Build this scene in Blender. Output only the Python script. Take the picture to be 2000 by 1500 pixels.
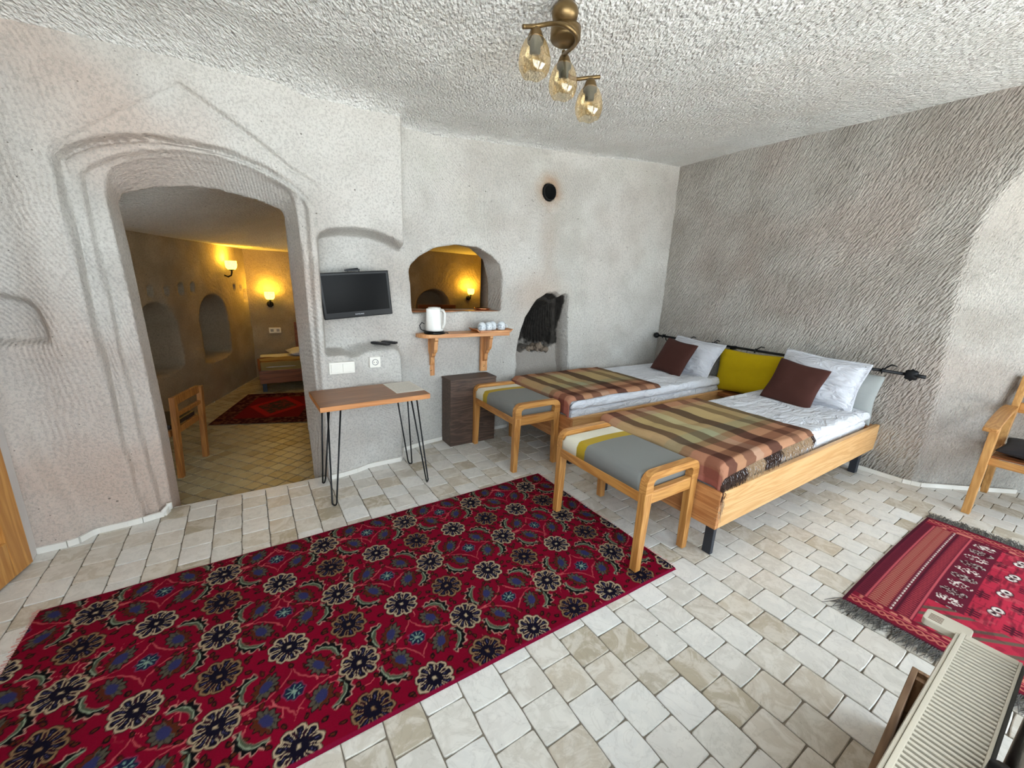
import bpy, bmesh, math, random
import numpy as np
from mathutils import Matrix, Vector, noise as mnoise

# ------------------------------------------------------------------ camera, world, exposure
SC = bpy.context.scene
COL = SC.collection
for o in list(bpy.data.objects):
    bpy.data.objects.remove(o)
random.seed(7)
RNG = np.random.default_rng(7)
PI = math.pi

cam_data = bpy.data.cameras.new('camera')
cam_data.sensor_fit = 'HORIZONTAL'
cam_data.sensor_width = 36.0
cam_data.lens = 36.0 * 786.0 / 2000.0
cam_data.clip_start = 0.02
cam_data.clip_end = 100
cam = bpy.data.objects.new('camera', cam_data)
COL.objects.link(cam)
F_PX = 786.0
def _ray(px, py):
    v = Vector((px - 1000.0, py - 750.0, F_PX)); v.normalize(); return v
_a = _ray(2236, 605); _b = _ray(474, 528)
_s = (_a + _b).normalized(); _d = (_a - _b); _d = (_d - _d.dot(_s) * _s).normalized()
_a = (_s + _d) / math.sqrt(2); _b = (_s - _d) / math.sqrt(2); _z = _a.cross(_b)
if _z.y > 0: _z = -_z
CAMR = ((_a.x, -_a.y, -_a.z), (_b.x, -_b.y, -_b.z), (_z.x, -_z.y, -_z.z))
cam.matrix_world = Matrix([[*CAMR[0], 0.0], [*CAMR[1], 0.0], [*CAMR[2], 1.5], [0, 0, 0, 1]])
SC.camera = cam

world = bpy.data.worlds.new('overcast_sky'); SC.world = world; world.use_nodes = True
bgn = world.node_tree.nodes['Background']
bgn.inputs[0].default_value = (0.77, 0.90, 1.0, 1); bgn.inputs[1].default_value = 3.6

sun_d = bpy.data.lights.new('sun', 'SUN'); sun_d.energy = 13.0; sun_d.angle = 0.01; sun_d.color = (1.0, 0.985, 0.965)
sun = bpy.data.objects.new('sun', sun_d); COL.objects.link(sun)
sun.rotation_euler = Vector((-0.50, 0.06, -0.86)).to_track_quat('-Z', 'Y').to_euler()
def portal(name, loc, rot, sx, sy):
    l = bpy.data.lights.new(name, 'AREA'); l.shape = 'RECTANGLE'; l.size = sx; l.size_y = sy
    l.cycles.is_portal = True
    o = bpy.data.objects.new(name, l); o.location = loc; o.rotation_euler = rot; COL.objects.link(o)
# sky portals set in the two real openings behind the camera (they only guide the sky light)
portal('window_portal', (0.15, -0.37, 1.53), (PI/2, 0, 0), 2.70, 1.64)
portal('entrance_portal', (3.40, -1.45, 1.10), (PI/2, 0, 0), 2.80, 2.18)

vs = SC.view_settings
vs.view_transform = 'Standard'; vs.look = 'None'; vs.gamma = 1.0; vs.use_curve_mapping = False
vs.exposure = 1.12
SC.cycles.use_adaptive_sampling = True; SC.cycles.adaptive_threshold = 0.025

# ------------------------------------------------------------------ helpers
def lin(c):
    """sRGB 0-255 -> linear"""
    out = []
    for v in c[:3]:
        v = v / 255.0
        out.append(v / 12.92 if v <= 0.04045 else ((v + 0.055) / 1.055) ** 2.4)
    return tuple(out)
def lin4(c): return lin(c) + (1.0,)

class NG:
    """small node-graph helper"""
    def __init__(s, name):
        s.m = bpy.data.materials.new(name); s.m.use_nodes = True
        s.nt = s.m.node_tree; s.nt.nodes.clear()
        s.out = s.nt.nodes.new('ShaderNodeOutputMaterial')
    def n(s, t, ins=None, **props):
        nd = s.nt.nodes.new('ShaderNode' + t)
        for k, v in props.items(): setattr(nd, k, v)
        for k, v in (ins or {}).items(): s.set(nd.inputs[k], v)
        return nd
    def set(s, sock, v):
        if isinstance(v, bpy.types.NodeSocket): s.nt.links.new(v, sock)
        elif isinstance(v, bpy.types.Node): s.nt.links.new(v.outputs[0], sock)
        else: sock.default_value = v
    def math(s, op, a, b=0.0, c=0.0, clamp=False):
        nd = s.n('Math', operation=op); nd.use_clamp = clamp
        s.set(nd.inputs[0], a); s.set(nd.inputs[1], b)
        s.set(nd.inputs[2], c)
        return nd.outputs[0]
    def mix(s, fac, a, b, blend='MIX'):
        nd = s.n('Mix', data_type='RGBA', blend_type=blend)
        s.set(nd.inputs[0], fac); s.set(nd.inputs[6], a); s.set(nd.inputs[7], b)
        return nd.outputs[2]
    def noise(s, vec, scale, detail=3, rough=0.55, dist=0.0):
        nd = s.n('TexNoise', {'Scale': scale, 'Detail': detail, 'Roughness': rough, 'Distortion': dist})
        if vec is not None: s.set(nd.inputs['Vector'], vec)
        return nd.outputs[0]
    def ramp(s, fac, lo, hi):
        nd = s.n('MapRange', {1: lo, 2: hi, 3: 0.0, 4: 1.0}, interpolation_type='SMOOTHSTEP'); s.set(nd.inputs[0], fac)
        return nd.outputs[0]
    def coord(s, kind='Object'):
        return s.n('TexCoord').outputs[kind]
    def mapping(s, vec, loc=(0, 0, 0), rot=(0, 0, 0), sc=(1, 1, 1)):
        nd = s.n('Mapping', {'Location': loc, 'Rotation': rot, 'Scale': sc}); s.set(nd.inputs['Vector'], vec)
        return nd.outputs[0]
    def sep(s, vec):
        nd = s.n('SeparateXYZ'); s.set(nd.inputs[0], vec); return nd.outputs
    def bump(s, h, strength=0.5, dist=0.01, normal=None):
        nd = s.n('Bump', {'Strength': strength, 'Distance': dist}); s.set(nd.inputs['Height'], h)
        if normal is not None: s.set(nd.inputs['Normal'], normal)
        return nd.outputs[0]
    def bsdf(s, color, rough=0.6, normal=None, **kw):
        nd = s.n('BsdfPrincipled')
        s.set(nd.inputs['Base Color'], color); s.set(nd.inputs['Roughness'], rough)
        if normal is not None: s.set(nd.inputs['Normal'], normal)
        for k, v in kw.items(): s.set(nd.inputs[k.replace('_', ' ')], v)
        s.nt.links.new(nd.outputs[0], s.out.inputs[0])
        return s.m

MATS = {}
def plain(name, c, rough=0.5, metal=0.0, var=0.06, scale=18.0, bump=0.0, **kw):
    if name in MATS: return MATS[name]
    g = NG(name); co = g.coord()
    nz = g.noise(co, scale, 3)
    c = lin4(c)
    dark = tuple(max(0, v * (1 - 2.2 * var)) for v in c[:3]) + (1,)
    lite = tuple(min(1, v * (1 + 1.2 * var)) for v in c[:3]) + (1,)
    colr = g.mix(nz, dark, lite)
    nrm = g.bump(g.noise(co, scale * 4, 2), bump, 0.002) if bump else None
    MATS[name] = g.bsdf(colr, rough, nrm, Metallic=metal, **kw)
    return MATS[name]

def wood(name, light, dark, axis='X', rough=0.42, ring=9.0, stretch=0.09, knots=True, bump=0.12):
    """grain runs along the local axis given"""
    g = NG(name); co = g.coord()
    rnd = g.n('ObjectInfo').outputs['Random']
    off = g.n('CombineXYZ'); g.set(off.inputs[0], g.math('MULTIPLY', rnd, 7.3)); g.set(off.inputs[1], g.math('MULTIPLY', rnd, 3.1)); g.set(off.inputs[2], g.math('MULTIPLY', rnd, 5.7))
    va = g.n('VectorMath', operation='ADD'); g.set(va.inputs[0], co); g.set(va.inputs[1], off.outputs[0])
    sc = {'X': (stretch, 1, 1), 'Y': (1, stretch, 1), 'Z': (1, 1, stretch)}[axis]
    v = g.mapping(va.outputs[0], sc=sc)
    base = g.noise(v, ring, 4, 0.6, 0.6)
    fine = g.noise(v, ring * 14, 2, 0.5)
    rings = g.math('FRACT', g.math('MULTIPLY', base, 9.0))
    rings = g.math('ABSOLUTE', g.math('SUBTRACT', rings, 0.5))
    f = g.math('MULTIPLY_ADD', rings, 0.9, g.math('MULTIPLY', fine, 0.35))
    colr = g.mix(g.ramp(f, 0.1, 0.75), lin4(dark), lin4(light))
    if knots:
        kn = g.n('TexVoronoi', {'Scale': 4.2, 'Randomness': 1.0}); g.set(kn.inputs['Vector'], g.mapping(va.outputs[0], sc=tuple(0.55 if q < 1 else 1.0 for q in sc)))
        km = g.ramp(kn.outputs['Distance'], 0.085, 0.03)
        colr = g.mix(g.math('MULTIPLY', km, 0.75), colr, lin4(tuple(q * 0.5 for q in dark)))
    MATS[name] = g.bsdf(colr, rough, g.bump(fine, bump, 0.002))
    return MATS[name]

def fabric(name, c, rough=0.9, weave=420.0, var=0.07, bump=0.25, crease=0.0):
    g = NG(name); co = g.coord()
    nz = g.noise(co, 9.0, 4)
    c = lin4(c)
    colr = g.mix(nz, tuple(q * (1 - 1.6 * var) for q in c[:3]) + (1,), tuple(min(1, q * (1 + var)) for q in c[:3]) + (1,))
    h = g.noise(co, weave, 2)
    nrm = g.bump(h, bump, 0.001)
    if crease:
        cr = g.noise(g.mapping(co, sc=(1.0, 2.2, 1.6)), 5.5, 4, 0.55, 1.2)
        nrm = g.bump(cr, crease, 0.055, nrm)
    MATS[name] = g.bsdf(colr, rough, nrm, Sheen_Weight=0.03, Specular_IOR_Level=0.15)
    return MATS[name]

def vcol(name, rough=0.95, bumpscale=300.0, bump=0.35, attr='Col', sheen=0.0):
    g = NG(name); co = g.coord()
    a = g.n('Attribute', attribute_name=attr)
    fz = g.noise(co, bumpscale, 2)
    colr = g.mix(0.35, a.outputs['Color'], g.mix(fz, (0.35, 0.35, 0.35, 1), (1.25, 1.25, 1.25, 1)), 'MULTIPLY')
    MATS[name] = g.bsdf(colr, rough, g.bump(fz, bump, 0.003), Sheen_Weight=sheen, Specular_IOR_Level=0.08)
    return MATS[name]

# ---- objects
def link(o, parent=None):
    COL.objects.link(o)
    if parent is not None: o.parent = parent
    return o
def tag(o, label=None, cat=None, group=None, kind=None):
    if label: o['label'] = label
    if cat: o['category'] = cat
    if group: o['group'] = group
    if kind: o['kind'] = kind
    return o
def empty(name, loc=(0, 0, 0), rz=0.0, label=None, cat=None, group=None):
    o = bpy.data.objects.new(name, None); o.location = loc; o.rotation_euler = (0, 0, rz)
    o.empty_display_size = 0.05
    link(o); return tag(o, label, cat, group)
def bobj(name, bm, mat, parent=None, smooth=False, bevel=0.0, seg=2):
    if bevel > 0:
        bmesh.ops.bevel(bm, geom=list(bm.edges), offset=bevel, segments=seg, profile=0.6, affect='EDGES', clamp_overlap=True)
    bmesh.ops.recalc_face_normals(bm, faces=list(bm.faces))
    me = bpy.data.meshes.new(name); bm.to_mesh(me); bm.free()
    if smooth:
        me.polygons.foreach_set('use_smooth', [True] * len(me.polygons))
    if mat: me.materials.append(mat)
    return link(bpy.data.objects.new(name, me), parent)
def npmesh(name, verts, quads, mat, parent=None, smooth=True, col=None):
    me = bpy.data.meshes.new(name)
    verts = np.asarray(verts, np.float32); quads = np.asarray(quads, np.int32)
    nq = len(quads); k = quads.shape[1]
    me.vertices.add(len(verts)); me.vertices.foreach_set('co', verts.ravel())
    me.loops.add(nq * k); me.loops.foreach_set('vertex_index', quads.ravel())
    me.polygons.add(nq); me.polygons.foreach_set('loop_start', np.arange(0, nq * k, k, dtype=np.int32))
    me.polygons.foreach_set('use_smooth', np.full(nq, smooth))
    me.update(calc_edges=True); me.validate()
    if col is not None:
        at = me.color_attributes.new('Col', 'FLOAT_COLOR', 'POINT')
        c4 = np.ones((len(verts), 4), np.float32); c4[:, :col.shape[1]] = col; at.data.foreach_set('color', c4.ravel())
    if mat: me.materials.append(mat)
    return link(bpy.data.objects.new(name, me), parent)
def box(bm, x0, x1, y0, y1, z0, z1, mtx=None):
    vs_ = [bm.verts.new((x, y, z)) for x in (x0, x1) for y in (y0, y1) for z in (z0, z1)]
    for f in ((0, 1, 3, 2), (4, 6, 7, 5), (0, 4, 5, 1), (2, 3, 7, 6), (0, 2, 6, 4), (1, 5, 7, 3)):
        bm.faces.new([vs_[i] for i in f])
    if mtx is not None:
        for v in vs_: v.co = mtx @ v.co
    return vs_
def box_obj(name, x0, x1, y0, y1, z0, z1, mat, parent=None, bevel=0.003, mtx=None, seg=2):
    bm = bmesh.new(); box(bm, x0, x1, y0, y1, z0, z1, mtx)
    return bobj(name, bm, mat, parent, bevel=bevel, seg=seg)
def hexa(bm, bot, top):
    """solid between two quads (lists of 4 points, same winding)"""
    a = [bm.verts.new(p) for p in bot]; b = [bm.verts.new(p) for p in top]
    bm.faces.new(a[::-1]); bm.faces.new(b)
    for i in range(4):
        j = (i + 1) % 4; bm.faces.new((a[i], a[j], b[j], b[i]))
def prism(bm, pts, d0, d1, plane='XZ'):
    """extrude a 2D outline between two depths on the third axis"""
    def P(p, d):
        if plane == 'XZ': return (p[0], d, p[1])
        if plane == 'YZ': return (d, p[0], p[1])
        return (p[0], p[1], d)
    a = [bm.verts.new(P(p, d0)) for p in pts]; b = [bm.verts.new(P(p, d1)) for p in pts]
    bm.faces.new(a[::-1]); bm.faces.new(b); n = len(pts)
    for i in range(n):
        j = (i + 1) % n; bm.faces.new((a[i], a[j], b[j], b[i]))
def tube(bm, pts, r, seg=8, cap=True, radii=None):
    pts = [Vector(p) for p in pts]; rings = []
    up = None
    for i, p in enumerate(pts):
        t = (pts[min(i + 1, len(pts) - 1)] - pts[max(i - 1, 0)]).normalized()
        if up is None:
            up = t.orthogonal().normalized()
        else:
            up = (up - up.dot(t) * t)
            up = up.normalized() if up.length > 1e-6 else t.orthogonal().normalized()
        s = t.cross(up); rr = radii[i] if radii else r
        rings.append([bm.verts.new(p + (up * math.cos(2 * PI * k / seg) + s * math.sin(2 * PI * k / seg)) * rr) for k in range(seg)])
    for a, b in zip(rings, rings[1:]):
        for k in range(seg):
            j = (k + 1) % seg; bm.faces.new((a[k], a[j], b[j], b[k]))
    if cap:
        bm.faces.new(rings[0][::-1]); bm.faces.new(rings[-1])
def lathe(bm, prof, seg=24, mtx=None, close=False):
    """profile [(r,z)...] around z"""
    rings = []; made = []
    for r, z in prof:
        if r < 1e-6:
            v = bm.verts.new((0, 0, z)); rings.append([v] * seg); made.append(v)
        else:
            rg = [bm.verts.new((r * math.cos(2 * PI * k / seg), r * math.sin(2 * PI * k / seg), z)) for k in range(seg)]
            rings.append(rg); made += rg
    for a, b in zip(rings, rings[1:]):
        for k in range(seg):
            j = (k + 1) % seg
            vv = []
            for v in (a[k], a[j], b[j], b[k]):
                if v not in vv: vv.append(v)
            if len(vv) > 2: bm.faces.new(vv)
    if mtx is not None:
        for v in made: v.co = mtx @ v.co
def T(x, y, z): return Matrix.Translation((x, y, z))
def R(a, ax): return Matrix.Rotation(a, 4, ax)
def text_mesh(name, body, size, mtx, mat, parent, depth=0.0006):
    cu = bpy.data.curves.new(name, 'FONT'); cu.body = body; cu.size = size; cu.extrude = depth
    cu.align_x = 'CENTER'; cu.align_y = 'CENTER'; cu.resolution_u = 3
    to = bpy.data.objects.new(name, cu); COL.objects.link(to)
    dg = bpy.context.evaluated_depsgraph_get(); dg.update()
    me = bpy.data.meshes.new_from_object(to.evaluated_get(dg))
    bpy.data.objects.remove(to); bpy.data.curves.remove(cu)
    me.transform(mtx); me.materials.clear(); me.materials.append(mat)
    return link(bpy.data.objects.new(name, me), parent)

# cheap numpy value noise (periodic lattice), n-dimensional by 2D/3D use
_LAT = RNG.random((64, 64, 64)).astype(np.float32)
def vnoise2(x, y, seed=0):
    xi = np.floor(x).astype(np.int32); yi = np.floor(y).astype(np.int32)
    fx = x - xi; fy = y - yi
    fx = fx * fx * (3 - 2 * fx); fy = fy * fy * (3 - 2 * fy)
    L = _LAT[seed % 64]
    a = L[xi % 64, yi % 64]; b = L[(xi + 1) % 64, yi % 64]; c = L[xi % 64, (yi + 1) % 64]; d = L[(xi + 1) % 64, (yi + 1) % 64]
    return (a * (1 - fx) + b * fx) * (1 - fy) + (c * (1 - fx) + d * fx) * fy
def fbm2(x, y, seed=0, oct=3):
    s = 0; a = 1.0; t = 0
    for k in range(oct):
        s = s + a * (vnoise2(x * 2 ** k + 11.3 * k, y * 2 ** k + 5.1 * k, seed + k) - 0.5); t += a; a *= 0.5
    return s / t * 2
def sstep(x, a, b):
    t = np.clip((x - a) / (b - a), 0, 1); return t * t * (3 - 2 * t)
def grid_quads(nu, nv, flip=False):
    i = np.arange(nu * nv).reshape(nu, nv)
    q = np.stack([i[:-1, :-1], i[1:, :-1], i[1:, 1:], i[:-1, 1:]], -1).reshape(-1, 4)
    return q[:, ::-1] if flip else q
def poly_sd(px, pz, poly):
    """signed distance to a closed 2D polygon (negative inside), numpy"""
    poly = np.asarray(poly, np.float64); n = len(poly)
    d = np.full(px.shape, 1e9); s = np.ones(px.shape)
    for i in range(n):
        a = poly[i]; b = poly[i - 1]
        ex, ez = b - a; wx = px - a[0]; wz = pz - a[1]
        t = np.clip((wx * ex + wz * ez) / (ex * ex + ez * ez), 0, 1)
        d = np.minimum(d, (wx - ex * t) ** 2 + (wz - ez * t) ** 2)
        c1 = pz >= a[1]; c2 = pz < b[1]; c3 = ex * wz > ez * wx
        flipm = (c1 & c2 & c3) | (~c1 & ~c2 & ~c3)
        s = np.where(flipm, -s, s)
    return s * np.sqrt(d)

def surface_nets(f, org, h):
    s = f < 0
    nx, ny, nz = f.shape
    cnt = np.zeros((nx - 1, ny - 1, nz - 1), np.int8)
    offs = [(a, b, c) for a in (0, 1) for b in (0, 1) for c in (0, 1)]
    for a, b, c in offs:
        cnt += s[a:nx - 1 + a, b:ny - 1 + b, c:nz - 1 + c]
    act = (cnt > 0) & (cnt < 8)
    idx = np.argwhere(act)
    vid = np.full(act.shape, -1, np.int32); vid[act] = np.arange(len(idx))
    vals = np.stack([f[idx[:, 0] + a, idx[:, 1] + b, idx[:, 2] + c] for a, b, c in offs], 1)
    pos = np.zeros((len(idx), 3)); num = np.zeros(len(idx))
    for i in range(8):
        for j in range(i + 1, 8):
            oi, oj = np.array(offs[i]), np.array(offs[j])
            if np.abs(oi - oj).sum() != 1: continue
            va, vb = vals[:, i], vals[:, j]
            m = (va < 0) != (vb < 0)
            t = np.where(m, va / np.where(np.abs(va - vb) < 1e-9, 1, va - vb), 0)
            pos += np.where(m[:, None], oi + (oj - oi) * t[:, None], 0); num += m
    verts = (idx + pos / num[:, None]) * h + np.asarray(org)
    quads = []
    for ax in range(3):
        sl0 = [slice(None)] * 3; sl1 = [slice(None)] * 3
        sl0[ax] = slice(0, -1); sl1[ax] = slice(1, None)
        ch = s[tuple(sl0)] != s[tuple(sl1)]
        e = np.argwhere(ch)
        o1, o2 = [(1, 2), (2, 0), (0, 1)][ax]
        ok = (e[:, o1] > 0) & (e[:, o2] > 0) & (e[:, o1] < f.shape[o1] - 1) & (e[:, o2] < f.shape[o2] - 1)
        e = e[ok]
        def V(d1, d2):
            k = e.copy(); k[:, o1] -= d1; k[:, o2] -= d2
            return vid[k[:, 0], k[:, 1], k[:, 2]]
        q = np.stack([V(1, 1), V(0, 1), V(0, 0), V(1, 0)], 1)
        neg = s[tuple(e.T)]
        q = np.where(neg[:, None], q, q[:, ::-1])
        quads.append(q)
    return verts, np.concatenate(quads)

# ------------------------------------------------------------------ stone materials
def tuff(name, light, dark, pink, plane='XZ', stripe=0.5, freq=200.0, strokes=0.0, stroke_rot=0.9, bumps=0.6,
         grain=1.0, stains=(), soot=None, dist=0.012, specks=1.0):
    g = NG(name); co = g.coord()
    x, y, z = g.sep(co)
    a, b = {'XZ': (x, z), 'YZ': (y, z), 'XY': (x, y)}[plane]
    # slow variation is stored on the vertices: R tone, G pink, B band warp, A band mask
    at = g.n('Attribute', attribute_name='Col'); sp_ = g.n('SeparateColor'); g.set(sp_.inputs[0], at.outputs['Color'])
    colr = g.mix(sp_.outputs[0], lin4(dark), lin4(light))
    colr = g.mix(g.math('MULTIPLY', sp_.outputs[1], 0.55), colr, lin4(pink))
    fine = g.noise(co, 75.0, 3, 0.65)
    colr = g.mix(g.math('MULTIPLY', g.ramp(fine, 0.56, 0.36), 0.34), colr, lin4(tuple(q * 0.72 for q in dark)))
    # dark lava specks
    for sc, th in ((9.0, 0.075), (21.0, 0.10)):
        vo = g.n('TexVoronoi', {'Scale': sc, 'Randomness': 1.0}); g.set(vo.inputs['Vector'], g.mapping(co, rot=(0.3, 0.5, 0.2), sc=(1, 1, 1.25)))
        rr = g.n('SeparateColor'); g.set(rr.inputs[0], vo.outputs['Color'])
        m = g.math('MULTIPLY', g.ramp(vo.outputs['Distance'], th, th * 0.5), g.ramp(rr.outputs[0], 0.58, 0.64))
        colr = g.mix(g.math('MULTIPLY', m, 0.8 * specks), colr, lin4((92, 84, 78)))
    for (cx, cy, cz, r0, r1, sc3, amt) in stains:
        vv = g.n('VectorMath', operation='SUBTRACT'); g.set(vv.inputs[0], co); vv.inputs[1].default_value = (cx, cy, cz)
        v2 = g.n('VectorMath', operation='MULTIPLY'); g.set(v2.inputs[0], vv.outputs[0]); v2.inputs[1].default_value = sc3
        ln = g.n('VectorMath', operation='LENGTH'); g.set(ln.inputs[0], v2.outputs[0])
        dd = g.math('MULTIPLY_ADD', g.noise(co, 11.0, 3), 0.10, ln.outputs['Value'])
        m = g.math('MULTIPLY', g.ramp(dd, r1, r0), amt)
        colr = g.mix(m, colr, lin4((158, 118, 78)))
    rough = 0.95
    if soot:
        (sx0, sx1, sy0, sz0) = soot
        jit = g.math('MULTIPLY', g.math('SUBTRACT', g.noise(co, 16.0, 4), 0.5), 0.22)
        ye = g.math('ADD', y, g.math('MULTIPLY', jit, 0.25))
        ye = g.math('ADD', ye, g.math('MULTIPLY', g.ramp(z, 0.95, 1.35), 0.10))
        ye = g.math('ADD', ye, g.math('MULTIPLY', g.ramp(x, 2.80, 2.5), 0.09))
        my = g.math('MULTIPLY', g.ramp(ye, sy0, sy0 + 0.035), g.ramp(y, 3.437, 3.462))
        mz = g.ramp(g.math('ADD', z, jit), sz0 - 0.02, sz0 + 0.06)
        mx = g.math('MULTIPLY', g.ramp(x, sx0 - 0.03, sx0), g.ramp(x, sx1 + 0.03, sx1))
        ms = g.math('MULTIPLY', g.math('MULTIPLY', my, mz), mx)
        smoky = g.math('MULTIPLY', g.math('MULTIPLY', g.ramp(y, 3.46, 3.56), mx), 0.55)
        colr = g.mix(smoky, colr, lin4((122, 106, 92)))
        sootc = g.mix(g.noise(co, 22.0, 4), lin4((16, 15, 14)), lin4((72, 67, 62)))
        colr = g.mix(g.math('MULTIPLY', ms, 0.985), colr, sootc)
    # relief: chisel arcs (bands bent by a slow warp), strokes, grain
    warp = g.math('MULTIPLY', sp_.outputs[2], 1.3)
    ph = g.math('ADD', g.math('MULTIPLY_ADD', a, 0.80, g.math('MULTIPLY', b, 0.35)), warp)
    st = g.math('SINE', g.math('MULTIPLY', ph, freq))
    msk = at.outputs['Alpha']
    h = g.math('MULTIPLY', g.math('MULTIPLY', st, msk), 0.30 * stripe)
    h = g.math('ADD', h, g.math('MULTIPLY', fine, 0.55 * grain))
    h = g.math('ADD', h, g.math('MULTIPLY', g.noise(co, 26.0, 3, 0.6), 0.9 * grain))
    if strokes > 0:
        wv = g.n('VectorMath', operation='ADD'); g.set(wv.inputs[0], co)
        wc = g.n('CombineXYZ'); g.set(wc.inputs[0], warp); g.set(wc.inputs[1], warp); g.set(wc.inputs[2], g.math('MULTIPLY', warp, -0.6))
        wm = g.n('VectorMath', operation='SCALE'); g.set(wm.inputs[0], wc.outputs[0]); wm.inputs['Scale'].default_value = 0.16
        g.set(wv.inputs[1], wm.outputs[0])
        rot = {'XZ': (0, stroke_rot, 0), 'YZ': (stroke_rot, 0, 0), 'XY': (0, 0, stroke_rot)}[plane]
        scl = {'XZ': (1, 1, 0.25), 'YZ': (1, 1, 0.24), 'XY': (1, 0.4, 1)}[plane]
        s0 = g.n('Mapping', {'Rotation': rot}); g.set(s0.inputs['Vector'], wv.outputs[0])
        s1 = g.mapping(s0.outputs[0], sc=scl)
        h = g.math('ADD', h, g.math('MULTIPLY', g.noise(s1, 78.0, 1, 0.5, 0.0), 1.9 * strokes))
    nrm = g.bump(h, bumps, dist)
    return g.bsdf(colr, rough, nrm, Specular_IOR_Level=0.15)

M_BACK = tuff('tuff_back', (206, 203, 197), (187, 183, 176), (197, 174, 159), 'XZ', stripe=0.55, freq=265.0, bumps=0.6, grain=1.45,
              stains=[(2.60, 3.42, 2.38, 0.08, 0.27, (1, 0.6, 1), 0.75), (2.58, 3.42, 1.38, 0.10, 0.55, (1, 0.6, 1.25), 0.32), (2.62, 3.42, 1.9, 0.05, 0.35, (1.6, .6, 0.7), 0.18)],
              soot=(2.2, 3.08, 3.56, 0.80))
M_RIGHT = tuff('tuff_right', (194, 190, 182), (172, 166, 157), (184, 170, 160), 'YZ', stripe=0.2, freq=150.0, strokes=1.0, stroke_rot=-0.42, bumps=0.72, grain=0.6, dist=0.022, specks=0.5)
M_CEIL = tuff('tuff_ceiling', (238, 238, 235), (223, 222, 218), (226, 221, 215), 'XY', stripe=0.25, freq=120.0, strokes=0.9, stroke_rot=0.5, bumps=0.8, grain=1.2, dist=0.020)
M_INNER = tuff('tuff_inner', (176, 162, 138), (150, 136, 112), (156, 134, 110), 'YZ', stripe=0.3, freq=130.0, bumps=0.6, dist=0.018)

def rock_attr(P, u, v, seed=0):
    """slow colour and relief variation for a rock surface with coordinates u, v"""
    n = lambda s, k, o: 0.5 + 0.5 * fbm2(u * s + k, v * s - k, seed + k, o)
    C = np.ones((len(P), 4), np.float32)
    C[:, 0] = sstep(0.5 * n(1.1, 3, 3) + 0.5 * n(4.5, 7, 3), 0.30, 0.70)
    C[:, 1] = sstep(n(1.4, 11, 3), 0.42, 0.75)
    C[:, 2] = n(0.9, 15, 2) + 0.03 * n(7.0, 19, 2)
    C[:, 3] = sstep(n(1.7, 23, 2), 0.36, 0.56)
    return C

# ------------------------------------------------------------------ ceiling / wall shape functions
def ceil_z(X):
    return np.interp(X, [-1.5, 0.0, 1.2, 4.6, 6.0], [2.62, 2.61, 2.63, 2.945, 3.0])
def back_y(X):
    return np.interp(X, [-1.5, -1.06, -0.75, -0.6, 0.0, 0.42, 0.6, 1.03, 1.055, 1.4, 2.0, 4.8],
                     [2.86, 2.97, 2.985, 2.99, 3.005, 3.04, 3.06, 3.10, 3.28, 3.385, 3.41, 3.425])

OUTER = [(-0.65, -0.3), (-0.652, 0.05), (-0.66, 0.23), (-0.673, 0.53), (-0.68, 0.92), (-0.688, 1.25), (-0.694, 1.585), (-0.701, 1.87), (-0.701, 1.993),
         (-0.656, 2.039), (-0.559, 2.094), (-0.452, 2.132), (-0.341, 2.155), (-0.173, 2.165), (0.008, 2.149), (0.177, 2.10), (0.305, 2.037), (0.399, 1.963),
         (0.43, 1.90), (0.43, -0.3)]
SECOND = [(-0.572, -0.3), (-0.575, 0.0), (-0.601, 0.44), (-0.617, 0.88), (-0.625, 1.25), (-0.633, 1.54), (-0.642, 1.93), (-0.60, 1.975), (-0.5, 2.04),
          (-0.385, 2.085), (-0.232, 2.115), (-0.05, 2.115), (0.125, 2.08), (0.28, 2.01), (0.36, 1.965), (0.39, 1.90), (0.39, -0.3)]
OPEN_F = [(-0.528, -0.4), (-0.523, 0.5), (-0.535, 0.98), (-0.546, 1.385), (-0.561, 1.754), (-0.566, 1.86), (-0.545, 1.95), (-0.51, 2.0), (-0.385, 2.058), (-0.232, 2.09),
          (-0.047, 2.093), (0.125, 2.06), (0.275, 2.0), (0.318, 1.96), (0.322, 1.9), (0.337, 1.6), (0.346, 1.1), (0.362, 0.54), (0.388, 0.0), (0.39, -0.4)]
OPEN_B = [(-0.516, -0.4), (-0.516, 0.5), (-0.525, 0.98), (-0.537, 1.385), (-0.549, 1.754), (-0.556, 1.84), (-0.53, 1.895), (-0.389, 1.945), (-0.232, 1.975),
          (-0.069, 1.975), (0.119, 1.946), (0.255, 1.9), (0.268, 1.86), (0.271, 1.677), (0.286, 1.077), (0.299, 0.489), (0.318, -0.1), (0.318, -0.4)]
WIN_F = [(1.156, 1.206), (1.148, 1.426), (1.133, 1.549), (1.15, 1.60), (1.231, 1.672), (1.39, 1.753), (1.58, 1.797), (1.807, 1.79), (1.97, 1.73), (2.06, 1.66), (2.095, 1.58), (2.10, 1.45), (2.09, 1.22)]
FIRE = [(2.30, -0.2), (2.295, 0.49), (2.291, 0.79), (2.324, 1.0), (2.379, 1.155), (2.45, 1.25), (2.528, 1.337), (2.656, 1.407), (2.758, 1.42), (2.831, 1.384), (2.90, 1.41), (2.945, 1.39),
        (2.957, 1.33), (2.966, 0.98), (3.035, 0.536), (3.05, -0.2)]
GABLE = [(-0.184, 2.425), (0.069, 2.278), (0.286, 2.133), (0.449, 2.059), (0.487, 1.96), (0.47, 1.8), (0.3, 1.7), (-0.6, 1.7), (-0.72, 1.95), (-0.70, 2.03), (-0.51, 2.18), (-0.298, 2.335)]

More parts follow.
